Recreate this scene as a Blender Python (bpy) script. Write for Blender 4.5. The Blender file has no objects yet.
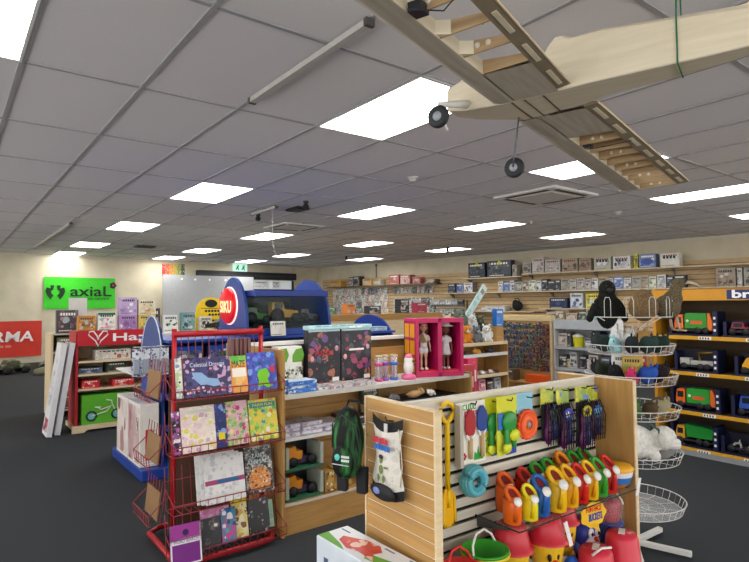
import bpy, bmesh, math, random
from mathutils import Vector, Matrix, Euler
sc = bpy.context.scene
COL = sc.collection
PI = math.pi
R = math.radians
rnd = random.Random(7)

# ------------------------------------------------------------------ materials
def lin(h):
    h = h.lstrip('#')
    v = [int(h[i:i+2], 16)/255 for i in (0, 2, 4)]
    return tuple((x/12.92 if x <= .04045 else ((x+.055)/1.055)**2.4) for x in v) + (1,)
MATS = {}
def M(col, rough=.5, metal=0, emit=0, alpha=1, trans=0, spec=.4):
    k = (col, rough, metal, emit, alpha, trans)
    if k in MATS: return MATS[k]
    m = bpy.data.materials.new('surface_'+col.strip('#')); m.use_nodes = True
    nt = m.node_tree; b = nt.nodes['Principled BSDF']; c = lin(col)
    b.inputs['Base Color'].default_value = c
    b.inputs['Roughness'].default_value = rough
    b.inputs['Metallic'].default_value = metal
    b.inputs['Specular IOR Level'].default_value = spec
    if emit:
        b.inputs['Emission Color'].default_value = c; b.inputs['Emission Strength'].default_value = emit
    if alpha < 1: b.inputs['Alpha'].default_value = alpha
    if trans: b.inputs['Transmission Weight'].default_value = trans
    if not emit and alpha == 1 and not trans:
        # a light mottling so that no surface is perfectly even
        t = nt.nodes.new('ShaderNodeTexCoord'); n = nt.nodes.new('ShaderNodeTexNoise')
        n.inputs['Scale'].default_value = 18; n.inputs['Detail'].default_value = 3
        x = nt.nodes.new('ShaderNodeMix'); x.data_type = 'RGBA'
        x.inputs['A'].default_value = tuple(q*.86 for q in c[:3])+(1,)
        x.inputs['B'].default_value = tuple(min(1, q*1.1) for q in c[:3])+(1,)
        nt.links.new(t.outputs['Object'], n.inputs['Vector']); nt.links.new(n.outputs['Fac'], x.inputs['Factor'])
        nt.links.new(x.outputs['Result'], b.inputs['Base Color'])
    MATS[k] = m
    return m

def noise_mat(name, c1, c2, scale=(1, 1, 1), nscale=60, rough=.9, bump=0, detail=6, lo=.35, hi=.65, coord='Object'):
    m = bpy.data.materials.new(name); m.use_nodes = True; nt = m.node_tree; b = nt.nodes['Principled BSDF']
    t = nt.nodes.new('ShaderNodeTexCoord'); mp = nt.nodes.new('ShaderNodeMapping'); mp.inputs['Scale'].default_value = scale
    n = nt.nodes.new('ShaderNodeTexNoise'); n.inputs['Scale'].default_value = nscale; n.inputs['Detail'].default_value = detail
    r = nt.nodes.new('ShaderNodeValToRGB'); r.color_ramp.elements[0].position = lo; r.color_ramp.elements[1].position = hi
    r.color_ramp.elements[0].color = lin(c1); r.color_ramp.elements[1].color = lin(c2)
    nt.links.new(t.outputs[coord], mp.inputs['Vector']); nt.links.new(mp.outputs['Vector'], n.inputs['Vector'])
    nt.links.new(n.outputs['Fac'], r.inputs['Fac']); nt.links.new(r.outputs['Color'], b.inputs['Base Color'])
    b.inputs['Roughness'].default_value = rough; b.inputs['Specular IOR Level'].default_value = .25
    if bump:
        bp = nt.nodes.new('ShaderNodeBump'); bp.inputs['Strength'].default_value = bump; bp.inputs['Distance'].default_value = .01
        nt.links.new(n.outputs['Fac'], bp.inputs['Height']); nt.links.new(bp.outputs['Normal'], b.inputs['Normal'])
    return m

def lum(h): return sum(a*b for a, b in zip(lin(h), (.3, .6, .1)))
def artt(*a, **k): return art(*a, title=True, **k)
def art(cols, scale=25, detail=.5, stretch=(1, 1, 1), rough=.35, title=False):
    """printed artwork: patches of the given inks with a finer break-up; differs from object to object"""
    k = ('art', tuple(cols), scale, detail, stretch, title)
    if k in MATS: return MATS[k]
    m = bpy.data.materials.new('print_'+cols[0].strip('#')); m.use_nodes = True; nt = m.node_tree; b = nt.nodes['Principled BSDF']
    t = nt.nodes.new('ShaderNodeTexCoord'); oi = nt.nodes.new('ShaderNodeObjectInfo')
    mul = nt.nodes.new('ShaderNodeMath'); mul.operation = 'MULTIPLY'; mul.inputs[1].default_value = 37
    ad = nt.nodes.new('ShaderNodeVectorMath'); ad.operation = 'ADD'
    mp = nt.nodes.new('ShaderNodeMapping'); mp.inputs['Scale'].default_value = stretch
    nz = nt.nodes.new('ShaderNodeTexNoise'); nz.inputs['Scale'].default_value = scale*.8; nz.inputs['Detail'].default_value = 3
    wp = nt.nodes.new('ShaderNodeVectorMath'); wp.operation = 'MULTIPLY_ADD'; wp.inputs[1].default_value = (.8/scale,)*3
    v = nt.nodes.new('ShaderNodeTexVoronoi'); v.inputs['Scale'].default_value = scale
    sp = nt.nodes.new('ShaderNodeSeparateColor')
    n2 = nt.nodes.new('ShaderNodeTexNoise'); n2.inputs['Scale'].default_value = scale*3; n2.inputs['Detail'].default_value = 4
    mm = nt.nodes.new('ShaderNodeMath'); mm.operation = 'MULTIPLY_ADD'; mm.inputs[1].default_value = detail
    sb = nt.nodes.new('ShaderNodeMath'); sb.operation = 'SUBTRACT'; sb.inputs[1].default_value = .5
    r = nt.nodes.new('ShaderNodeValToRGB'); r.color_ramp.interpolation = 'CONSTANT'
    dc = list(cols[1:])+[cols[0]] if len(cols) > 2 else list(cols)
    els = r.color_ramp.elements
    els[0].color = lin(dc[0]); els[0].position = 0
    els[1].color = lin(dc[1]); els[1].position = 1/len(dc)
    for i, c in enumerate(dc[2:]):
        e = els.new((i+2)/len(dc)); e.color = lin(c)
    rb = nt.nodes.new('ShaderNodeValToRGB'); rb.color_ramp.elements[0].color = lin(cols[0]); rb.color_ramp.elements[1].color = lin(cols[2 % len(cols)])
    rb.color_ramp.elements[0].position = .42; rb.color_ramp.elements[1].position = .68
    nb_ = nt.nodes.new('ShaderNodeTexNoise'); nb_.inputs['Scale'].default_value = scale*.35; nb_.inputs['Detail'].default_value = 5
    lt = nt.nodes.new('ShaderNodeMath'); lt.operation = 'LESS_THAN'
    th = nt.nodes.new('ShaderNodeMath'); th.operation = 'MULTIPLY_ADD'; th.inputs[1].default_value = .42; th.inputs[2].default_value = .27
    mb = nt.nodes.new('ShaderNodeMix'); mb.data_type = 'RGBA'
    L = nt.links.new
    L(oi.outputs['Random'], mul.inputs[0]); L(t.outputs['Object'], ad.inputs[0]); L(mul.outputs[0], ad.inputs[1])
    L(ad.outputs[0], mp.inputs['Vector']); L(mp.outputs[0], nz.inputs['Vector'])
    L(nz.outputs['Color'], wp.inputs[0]); L(mp.outputs[0], wp.inputs[2]); L(wp.outputs[0], v.inputs['Vector'])
    L(v.outputs['Color'], sp.inputs[0]); L(mp.outputs[0], n2.inputs['Vector'])
    L(n2.outputs['Fac'], sb.inputs[0]); L(sb.outputs[0], mm.inputs[0]); L(sp.outputs[0], mm.inputs[2]); mm.inputs[1].default_value = detail*.4
    L(mm.outputs[0], r.inputs['Fac']); L(mp.outputs[0], nb_.inputs['Vector']); L(nb_.outputs['Fac'], rb.inputs['Fac'])
    L(sp.outputs[1], th.inputs[0]); L(v.outputs['Distance'], lt.inputs[0]); L(th.outputs[0], lt.inputs[1])
    L(lt.outputs[0], mb.inputs['Factor']); L(rb.outputs['Color'], mb.inputs['A']); L(r.outputs['Color'], mb.inputs['B']); out = mb.outputs['Result']
    # fine tonal break-up of the ink
    n3 = nt.nodes.new('ShaderNodeTexNoise'); n3.inputs['Scale'].default_value = scale*6; n3.inputs['Detail'].default_value = 3
    mx = nt.nodes.new('ShaderNodeMix'); mx.data_type = 'RGBA'; mx.blend_type = 'OVERLAY'; mx.inputs['Factor'].default_value = .35
    L(mp.outputs[0], n3.inputs['Vector']); L(out, mx.inputs['A']); L(n3.outputs['Fac'], mx.inputs['B']); out = mx.outputs['Result']
    if title:
        # a broken line of print near the top and a framed picture below it
        sg = nt.nodes.new('ShaderNodeSeparateXYZ'); L(t.outputs['Generated'], sg.inputs[0])
        def mth(op, a, bb):
            q = nt.nodes.new('ShaderNodeMath'); q.operation = op
            for i_, v_ in enumerate((a, bb)):
                if isinstance(v_, (int, float)): q.inputs[i_].default_value = v_
                else: L(v_, q.inputs[i_])
            return q.outputs[0]
        def band(s_, lo, hi): return mth('MULTIPLY', mth('GREATER_THAN', s_, lo), mth('LESS_THAN', s_, hi))
        X_, Z_ = sg.outputs['X'], sg.outputs['Z']
        glyph = mth('GREATER_THAN', mth('FRACT', mth('ADD', mth('MULTIPLY', X_, 8.0), oi.outputs['Random']), 0), .28)
        txt = mth('MULTIPLY', mth('MULTIPLY', band(Z_, .76, .88), band(X_, .12, .86)), glyph)
        small = mth('MULTIPLY', mth('MULTIPLY', band(Z_, .07, .12), band(X_, .1, .7)), mth('GREATER_THAN', mth('FRACT', mth('MULTIPLY', X_, 14.0), 0), .35))
        pic = mth('MULTIPLY', band(Z_, .16, .7), band(X_, .08, .92))
        dk = lum(cols[0]) < .25
        m1 = nt.nodes.new('ShaderNodeMix'); m1.data_type = 'RGBA'; m1.inputs['B'].default_value = lin(cols[0])
        inv = mth('SUBTRACT', .72, mth('MULTIPLY', pic, .72)); L(inv, m1.inputs['Factor']); L(out, m1.inputs['A'])
        m2 = nt.nodes.new('ShaderNodeMix'); m2.data_type = 'RGBA'; m2.inputs['B'].default_value = lin('f2efe8' if dk else ('2a2d3a' if scale != 9 else '8a2a30'))
        L(mth('MAXIMUM', txt, small), m2.inputs['Factor']); L(m1.outputs['Result'], m2.inputs['A']); out = m2.outputs['Result']
    L(out, b.inputs['Base Color'])
    b.inputs['Roughness'].default_value = rough
    MATS[k] = m
    return m

def wood(c1, c2, axis='x', rough=.45):
    s = {'x': (1.2, 14, 14), 'z': (14, 14, 1.2), 'y': (14, 1.2, 14)}[axis]
    k = ('wood', c1, c2, axis)
    if k not in MATS: MATS[k] = noise_mat('wood_grain', c1, c2, s, 3.5, rough, 0, 5, .3, .7)
    return MATS[k]

MAPLE = wood('ac8149', 'c0965c'); MAPLEZ = wood('a97f48', 'bd9459', 'z'); MAPLEY = wood('b58a52', 'c79e64', 'y')
PALEW = wood('d8c19a', 'e6d3ae'); BALSA = wood('d2c7ad', 'e0d6be', 'y'); BALSAX = wood('cbbfa4', 'd9cdb2')
PLY = wood('a98d6a', 'c4a981', 'y')
WHITE = M('e9e9e6'); CHROME = M('c8c8c8', .25, 1); BLACK = M('141416'); GREYP = M('8c8f92')
ALU = M('f2ecda', .4); NAVY = M('1d2b5c', .4); SIKU = M('1c48a8', .35); RED = M('c3202a', .4); PINK = M('c2185f', .4)
AMBER = M('c98d1e', .4); BROWN = M('4a3a24', .6); YELLOW = M('f2c511', .35); ORANGE = M('f06a1c', .35); GREEN = M('2f9e3c', .35)
TOYRED = M('d8232b', .3); TOYBLUE = M('1f63c4', .3); WIREW = M('dcdcd8', .35)
CLEAR = M('f2f4f6', .08, 0, 0, .16)
GLASS = M('cfe0dc', .04, 0, 0, .18)
CARD = M('8a6a48', .8)

# ------------------------------------------------------------------ geometry helpers
class MB:
    def __init__(s): s.bm = bmesh.new(); s.mats = []
    def mi(s, m):
        if m not in s.mats: s.mats.append(m)
        return s.mats.index(m)
    def _set(s, faces, m, smooth=False):
        i = s.mi(m)
        for f in faces: f.material_index = i; f.smooth = smooth
    def hexa(s, P, m):
        v = [s.bm.verts.new(p) for p in P]
        fs = [s.bm.faces.new([v[i] for i in q]) for q in ((0, 3, 2, 1), (4, 5, 6, 7), (0, 1, 5, 4), (1, 2, 6, 5), (2, 3, 7, 6), (3, 0, 4, 7))]
        s._set(fs, m); return fs
    def box(s, x0, x1, y0, y1, z0, z1, m, mat=None):
        P = [Vector(p) for p in ((x0, y0, z0), (x1, y0, z0), (x1, y1, z0), (x0, y1, z0), (x0, y0, z1), (x1, y0, z1), (x1, y1, z1), (x0, y1, z1))]
        if mat is not None: P = [mat @ p for p in P]
        return s.hexa(P, m)
    def cbox(s, c, d, m, rot=(0, 0, 0)):
        T = Matrix.Translation(c) @ Euler(rot).to_matrix().to_4x4()
        return s.box(-d[0]/2, d[0]/2, -d[1]/2, d[1]/2, -d[2]/2, d[2]/2, m, T)
    def quad(s, P, m):
        f = s.bm.faces.new([s.bm.verts.new(p) for p in P]); s._set([f], m); return f
    def tube(s, pts, r, m, n=6, closed=False, rs=None):
        pts = [Vector(p) for p in pts]; N = len(pts); rings = []
        for i, p in enumerate(pts):
            if closed: t = pts[(i+1) % N]-pts[i-1]
            else: t = pts[min(i+1, N-1)]-pts[max(i-1, 0)]
            t.normalize()
            a = Vector((0, 0, 1)) if abs(t.z) < .9 else Vector((1, 0, 0))
            u = t.cross(a).normalized(); w = t.cross(u)
            rr = rs[i] if rs else r
            rings.append([s.bm.verts.new(p+(u*math.cos(k*2*PI/n)+w*math.sin(k*2*PI/n))*rr) for k in range(n)])
        fs = []
        for i in range(N if closed else N-1):
            A, B = rings[i], rings[(i+1) % N]
            off = 0
            if closed and i == N-1:
                off = min(range(n), key=lambda o: sum((A[k].co-B[(k+o) % n].co).length for k in range(n)))
            for k in range(n): fs.append(s.bm.faces.new((A[k], A[(k+1) % n], B[(k+1+off) % n], B[(k+off) % n])))
        if not closed:
            fs.append(s.bm.faces.new(rings[0][::-1])); fs.append(s.bm.faces.new(rings[-1]))
        s._set(fs, m, True)
    def lathe(s, prof, m, c=(0, 0, 0), n=20, sx=1, sy=1, T=None, cap=True):
        rings = []
        for r, z in prof:
            rings.append([Vector((c[0]+r*sx*math.cos(k*2*PI/n), c[1]+r*sy*math.sin(k*2*PI/n), c[2]+z)) for k in range(n)])
        if T is not None: rings = [[T @ p for p in q] for q in rings]
        V = [[s.bm.verts.new(p) for p in q] for q in rings]; fs = []
        for a, b in zip(V, V[1:]):
            for k in range(n): fs.append(s.bm.faces.new((a[k], a[(k+1) % n], b[(k+1) % n], b[k])))
        if cap:
            fs.append(s.bm.faces.new(V[0][::-1])); fs.append(s.bm.faces.new(V[-1]))
        s._set(fs, m, True)
    def ell(s, c, r, m, rot=(0, 0, 0), u=14, v=9):
        T = Matrix.Translation(c) @ Euler(rot).to_matrix().to_4x4() @ Matrix.Diagonal((*r, 1))
        g = bmesh.ops.create_uvsphere(s.bm, u_segments=u, v_segments=v, radius=1, matrix=T)
        s._set({f for q in g['verts'] for f in q.link_faces}, m, True)
    def prism(s, poly, y0, y1, m, plane='xz', T=None):
        def P(a, b, t):
            p = {'xz': Vector((a, t, b)), 'yz': Vector((t, a, b)), 'xy': Vector((a, b, t))}[plane]
            return T @ p if T is not None else p
        A = [s.bm.verts.new(P(a, b, y0)) for a, b in poly]; B = [s.bm.verts.new(P(a, b, y1)) for a, b in poly]
        n = len(poly); fs = [s.bm.faces.new(A), s.bm.faces.new(B[::-1])]
        for k in range(n): fs.append(s.bm.faces.new((A[k], B[k], B[(k+1) % n], A[(k+1) % n])))
        s._set(fs, m)
    def build(s, name, parent=None, loc=(0, 0, 0), rot=(0, 0, 0), bevel=0, keep=False):
        bmesh.ops.recalc_face_normals(s.bm, faces=s.bm.faces[:])
        if bevel:
            es = [e for e in s.bm.edges if len(e.link_faces) == 2 and e.calc_face_angle(0) > 1 and e.calc_length() > bevel*3]
            bmesh.ops.bevel(s.bm, geom=es, offset=bevel, segments=1, affect='EDGES', profile=.5)
        me = bpy.data.meshes.new(name); s.bm.to_mesh(me); s.bm.free()
        for m in s.mats: me.materials.append(m)
        o = bpy.data.objects.new(name, me); COL.objects.link(o)
        if parent: o.parent = parent
        o.location = loc; o.rotation_euler = rot
        return o

def tag(o, label, cat, group=None):
    o['label'] = label; o['category'] = cat
    if group: o['group'] = group
    return o
def thing(name, label, cat, loc=(0, 0, 0), rz=0, group=None, rot=None):
    o = bpy.data.objects.new(name, None); COL.objects.link(o)
    o.empty_display_size = .05
    o.location = loc; o.rotation_euler = rot or (0, 0, rz)
    return tag(o, label, cat, group)
def struct(o): o['kind'] = 'structure'; return o
def dup(root, loc, rz=None, label=None, group=None, rot=None, scale=None, remat=None):
    def cp(o, par):
        c = o.copy(); COL.objects.link(c)
        if par: c.parent = par
        for ch in list(o.children): cp(ch, c)
        return c
    r = cp(root, None); r.location = loc
    if rz is not None: r.rotation_euler = (0, 0, rz)
    if rot: r.rotation_euler = rot
    if scale: r.scale = (scale,)*3 if not hasattr(scale, '__len__') else scale
    if label: r['label'] = label
    if group: r['group'] = group
    return r
def remat(o, old, new):
    """same shape in another colour: own copy of the mesh with one material swapped"""
    for x in [o]+list(o.children_recursive):
        if x.type == 'MESH' and any(m == old for m in x.data.materials):
            x.data = x.data.copy()
            for i, m in enumerate(x.data.materials):
                if m == old: x.data.materials[i] = new

def lettering(body, w, h, mat, parent, loc, rot=(PI/2, 0, 0), depth=.001, name='lettering', shear=0, bold=0):
    cu = bpy.data.curves.new('t', 'FONT'); cu.body = body; cu.extrude = depth; cu.align_x = 'CENTER'; cu.align_y = 'CENTER'; cu.resolution_u = 3
    cu.shear = shear; cu.offset = bold
    o = bpy.data.objects.new('t', cu); COL.objects.link(o)
    dg = bpy.context.evaluated_depsgraph_get(); me = bpy.data.meshes.new_from_object(o.evaluated_get(dg))
    bpy.data.objects.remove(o); bpy.data.curves.remove(cu)
    xs = [v.co.x for v in me.vertices]; ys = [v.co.y for v in me.vertices]
    cx, cy = (max(xs)+min(xs))/2, (max(ys)+min(ys))/2
    fx = w/(max(xs)-min(xs)); fy = h/(max(ys)-min(ys))
    for v in me.vertices: v.co = ((v.co.x-cx)*fx, (v.co.y-cy)*fy, v.co.z)
    me.materials.clear(); me.materials.append(mat)
    q = bpy.data.objects.new(name, me); COL.objects.link(q)
    if parent: q.parent = parent
    q.location = loc; q.rotation_euler = rot
    return q

def blob(name, parts, mat, parent=None, voxel=.01, loc=(0, 0, 0), rot=(0, 0, 0), smooth=4):
    """one continuous skin over a set of ellipsoids (centre, radii[, rotation])"""
    b = MB()
    for p in parts: b.ell(p[0], p[1], mat, p[2] if len(p) > 2 else (0, 0, 0), 16, 10)
    t = b.build('t')
    md = t.modifiers.new('r', 'REMESH'); md.mode = 'VOXEL'; md.voxel_size = voxel
    ms = t.modifiers.new('s', 'SMOOTH'); ms.iterations = smooth; ms.factor = .5
    dg = bpy.context.evaluated_depsgraph_get(); me = bpy.data.meshes.new_from_object(t.evaluated_get(dg))
    bpy.data.objects.remove(t)
    me.materials.clear(); me.materials.append(mat)
    for f in me.polygons: f.use_smooth = True; f.material_index = 0
    o = bpy.data.objects.new(name, me); COL.objects.link(o)
    if parent: o.parent = parent
    o.location = loc; o.rotation_euler = rot
    return o

def carton_mesh(name, w, d, h, side, front, band=None, bandh=.14, bevel=.002, top=None):
    b = MB()
    b.box(-w/2, w/2, -d/2, d/2, 0, h, side)
    if bevel: 
        es = [e for e in b.bm.edges]; bmesh.ops.bevel(b.bm, geom=es, offset=bevel, segments=1, affect='EDGES')
        b._set(b.bm.faces, side)
    e = .0008; i = .004
    zt = h-i-(h*bandh if band else 0)
    b.box(-w/2+i, w/2-i, -d/2-e, -d/2+.001, i, zt, front)
    if band: b.box(-w/2+i, w/2-i, -d/2-e, -d/2+.001, zt, h-i, band)
    if top: b.box(-w/2+i, w/2-i, -d/2+i, d/2-i, h-.001, h+e, top)
    return b
def carton(name, label, cat, dims, loc, rz, side, front, group=None, tilt=0, band=None, bandh=.14, bevel=.002, top=None, parent=None):
    o = carton_mesh(name, *dims, side, front, band, bandh, bevel, top).build(name, parent, loc, (-tilt, 0, rz))
    if label: tag(o, label, cat, group)
    return o

ORD = ['first', 'second', 'third', 'fourth', 'fifth', 'sixth', 'seventh', 'eighth', 'ninth', 'tenth', 'eleventh', 'twelfth', 'thirteenth', 'fourteenth',
       'fifteenth', 'sixteenth', 'seventeenth', 'eighteenth', 'nineteenth', 'twentieth', 'twenty-first', 'twenty-second', 'twenty-third', 'twenty-fourth',
       'twenty-fifth', 'twenty-sixth', 'twenty-seventh', 'twenty-eighth', 'twenty-ninth', 'thirtieth']

# ------------------------------------------------------------------ camera (eye 1.55 m up, in the aisle)
cam = bpy.data.cameras.new('camera'); co = bpy.data.objects.new('camera', cam); COL.objects.link(co); sc.camera = co
YAW, PITCH, ROLL, FPX = .654558, .040176, -.007183, 559.04
cam.sensor_width = 36; cam.lens = 36*FPX/749; cam.clip_start = .05; cam.clip_end = 60
fwd = Vector((math.sin(YAW)*math.cos(PITCH), math.cos(YAW)*math.cos(PITCH), math.sin(PITCH)))
rt = Vector((math.cos(YAW), -math.sin(YAW), 0)); up = rt.cross(fwd)
r2 = rt*math.cos(ROLL)+up*math.sin(ROLL); u2 = -rt*math.sin(ROLL)+up*math.cos(ROLL)
co.matrix_world = Matrix(((r2.x, u2.x, -fwd.x, 0), (r2.y, u2.y, -fwd.y, 0), (r2.z, u2.z, -fwd.z, 1.55), (0, 0, 0, 1)))

# ------------------------------------------------------------------ room frame: far corner K, left wall along e1, right wall along e2
RHO = R(7); K = Vector((10.65, 17.2, 0)); E1 = Vector((math.cos(RHO), math.sin(RHO), 0)); E2 = Vector((-E1.y, E1.x, 0))
CEIL = 2.85
def RW(s, z, d=0): return K-E2*s-E1*d+Vector((0, 0, z))        # a point by the right wall: s from the corner, d out from the wall
def LW(t, z, d=0): return K-E1*t-E2*d+Vector((0, 0, z))        # a point by the left wall
RZ_R = RHO-PI/2; RZ_L = RHO

carpet = noise_mat('carpet', '2a2d31', '3f4347', (1, 1, 1), 220, .95, .3, 8, .3, .7)
b = MB(); b.box(-4, 13.5, -4, 18.5, -.05, 0, carpet); struct(b.build('floor'))
tile = noise_mat('ceiling_tile', 'dcdadc', 'e8e6e8', (1, 1, 1), 160, .9, .05, 4, .3, .7)
b = MB(); b.box(-4, 13.5, -4, 18.5, CEIL, CEIL+.05, tile); struct(b.build('ceiling'))
TX, TY, X0, Y0 = .6075, 1.14, 2.12, 2.31
bar = M('a4a4a6', .5)
b = MB()
k = -10
while X0+k*TX < 13.2:
    x = X0+k*TX; b.box(x-.012, x+.012, -4, 18.2, CEIL-.008, CEIL+.002, bar); k += 1
k = -5
while Y0+k*TY < 18:
    y = Y0+k*TY; b.box(-4, 13.4, y-.012, y+.012, CEIL-.006, CEIL+.003, bar); k += 1
struct(b.build('trim_1'))
cream = noise_mat('wall_paint', 'cfc6ae', 'd9d1ba', (1, 1, 1), 3, .85)
b = MB(); T = Matrix.Translation(K) @ Matrix.Rotation(RHO, 4, 'Z')
b.box(-15.2, 0.1, 0, .1, 0, CEIL, cream, T); struct(b.build('wall_left'))
b = MB(); b.box(0, .1, -16, 0, 0, CEIL, cream, T); struct(b.build('wall_right'))
b = MB(); b.box(-15, -4.75, -.03, 0, 0, .16, M('55524c', .7), T); b.box(-1.1, 0, -.03, 0, 0, .16, M('55524c', .7), T); struct(b.build('baseboard_left'))
b = MB(); b.box(-15, 0, -.02, 0, CEIL-.05, CEIL, M('d8d2c0', .6), T); b.box(-.02, 0, -16, -.02, CEIL-.05, CEIL, M('d8d2c0', .6), T); struct(b.build('trim_2'))
b = MB(); b.box(-1.16, -1.02, -.06, 0, 0, CEIL-.05, M('cfc8b4', .8), T); struct(b.build('trim_3'))
# slat panelling on the right wall, shadow gaps every ten centimetres
slat = wood('c2a67c', 'd4ba90', 'y')
b = MB(); b.box(-.03, -.0, -15.5, -.3, .08, 2.36, M('6d5a40', .8), T)
z = .1
while z < 2.33:
    b.box(-.05, -.03, -15.5, -.3, z, z+.088, slat, T); z += .1
struct(b.build('wall_right_slats'))

# ------------------------------------------------------------------ lights
LIGHT = M('fffcf6', .5, 0, 11)
b = MB()
b.box(-.295, .295, -.555, .555, -.004, -.001, LIGHT)
diff_me = b
lp = thing('ceiling_light', 'recessed white light panel', 'light', (0, 0, CEIL))
diff = b.build('diffuser', lp)
b = MB()
fr = M('e4e4e2', .5)
for (x0, x1, y0, y1) in ((-.303, -.288, -.57, .57), (.288, .303, -.57, .57), (-.303, .303, -.57, -.545), (-.303, .303, .545, .57)): b.box(x0, x1, y0, y1, -.011, -.002, fr)
b.build('frame', lp)
first = True
COLN = ['bare carpet', 'book rack', 'doll case', 'truck shelf', 'kit wall']
ROWN = ['first row from the airplane', 'second row from the airplane', 'third row from the airplane', 'fourth row from the airplane', 'row by the banner wall']
for i in range(5):
    for j in range(5):
        x = X0+TX/2+(i-1)*4*TX; y = Y0+TY/2+j*3*TY
        if j == 4: y = 15.65
        if i == 0 and j != 0: continue
        if i == 4 and j == 4: continue
        lab = f'bright ceiling light panel in the {COLN[i]} column, {ROWN[j]}'
        if first: lp.location = (x, y, CEIL); lp['label'] = lab; lp['group'] = 'recessed ceiling light panels'; first = False
        else: dup(lp, (x, y, CEIL), 0, lab, 'recessed ceiling light panels')
w = bpy.data.worlds.new('world'); sc.world = w; w.use_nodes = True
bg = w.node_tree.nodes['Background']; bg.inputs[0].default_value = (1, .97, .93, 1); bg.inputs[1].default_value = 2.2

# ceiling fittings
ac = thing('ceiling_vent', 'square white cassette air conditioner with dark slots in the ceiling', 'air conditioner', (5.75, 4.08, CEIL))
b = MB(); b.box(-.44, .44, -.44, .44, -.03, -.001, M('e6e4e0')); b.build('housing', ac, bevel=.01)
b = MB(); b.box(-.27, .27, -.27, .27, -.036, -.03, M('d2d0cb')); b.build('grille', ac)
for sx, sy, wx, wy in ((0, -.36, .3, .028), (0, .36, .3, .028), (-.36, 0, .028, .3), (.36, 0, .028, .3)):
    b = MB(); b.box(sx-wx, sx+wx, sy-wy, sy+wy, -.034, -.029, M('2b2a29')); b.build('slot', ac)
vb = thing('ceiling_vent', 'small dark vent in the ceiling near the banner wall', 'vent', (3.46, 12.8, CEIL))
b = MB(); b.box(-.2, .2, -.16, .16, -.03, -.001, M('4a4644')); b.build('housing', vb, bevel=.008)
for i in range(4): pass
b = MB()
for i in range(5): b.box(-.18, .18, -.13+i*.055, -.10+i*.055, -.036, -.03, M('2a2827'))
b.build('grille', vb)
ac2 = dup(ac, (4.6, 8.2, CEIL), 0, 'square white cassette air conditioner above the tall blue display case', None, scale=.85)
def dome(loc, lab, s=1):
    t = thing('smoke_detector', lab, 'smoke detector', loc)
    b = MB(); b.lathe([(.055*s, 0), (.055*s, -.012*s), (.045*s, -.022*s)], M('d6d3cc'), n=18); b.build('base', t)
    b = MB(); b.lathe([(.038*s, -.022*s), (.036*s, -.04*s), (.02*s, -.05*s)], M('c9c6c0'), n=18); b.build('sensor', t)
dome((3.8, 4.29, CEIL), 'white dome smoke detector in the ceiling beside the big bright panel')
dome((7.71, 4.24, CEIL), 'white dome detector in the ceiling behind the airplane wing tip')
dome((7.4, 5.53, CEIL), 'small white dome detector past the cassette air conditioner', .8)
def speck(loc, lab):
    t = thing('security_camera', lab, 'camera', loc)
    b = MB(); b.lathe([(.035, 0), (.03, -.03), (.012, -.05)], M('2c2a2a'), n=14); b.build('mount', t)
    b = MB(); b.ell((0, 0, -.07), (.04, .04, .035), M('1e1d1d')); b.build('lens_dome', t)
speck((3.55, 7.37, CEIL), 'small black dome camera at the end of the thin ceiling rail')
speck((3.59, 6.09, CEIL), 'small black dome camera beside the flat black ceiling box')
speck((9.3, 9.3, CEIL), 'small dark dome camera above the far peg wall')
speck((8.7, 12.6, CEIL), 'tiny dark dome camera near the far ceiling corner')
t = thing('ceiling_sensor', 'flat black box fixed to the ceiling between two dome cameras', 'sensor', (3.76, 6.6, CEIL))
b = MB(); b.box(-.1, .1, -.16, .16, -.035, -.001, BLACK); b.build('body', t, bevel=.01)
b = MB(); b.box(-.07, .07, -.12, .12, -.04, -.035, M('33302f')); b.build('cover', t)
def rail(x, y0, y1, lab, z=CEIL-.012):
    t = thing('hanging_rail', lab, 'rail', (x, (y0+y1)/2, z)); h = (y1-y0)/2
    b = MB(); b.box(-.02, .02, -h, h, -.03, 0, M('b9b7b2')); b.build('channel', t)
    for s in (-1, 1):
        b = MB(); b.box(-.024, .024, s*h-.012, s*h+.012, -.034, .002, M('4a4846')); b.build('end_cap', t)
rail(1.5, 1.98, 3.2, 'pale straight rail fixed under the ceiling beside the airplane wing')
rail(1.52, 9.7, 14.2, 'long pale rail under the ceiling leading to the banner wall')
rail(3.42, 6.55, 7.3, 'thin pale rail under the ceiling that carries a white cable')
t = thing('hanging_cable', 'thin white cable dangling from the ceiling rail in front of the doorway', 'cable', (3.43, 6.7, CEIL))
b = MB(); b.tube([(0, 0, -.045), (.004, 0, -.2), (.012, .01, -.42), (.02, .01, -.52), (.06, 0, -.66)], .0035, M('e6e6e6'), 5); b.build('cord', t)
b = MB(); b.lathe([(.007, 0), (.009, -.02), (.006, -.03)], M('dcdcdc'), (.06, 0, -.655), 8); b.build('plug', t)
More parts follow.
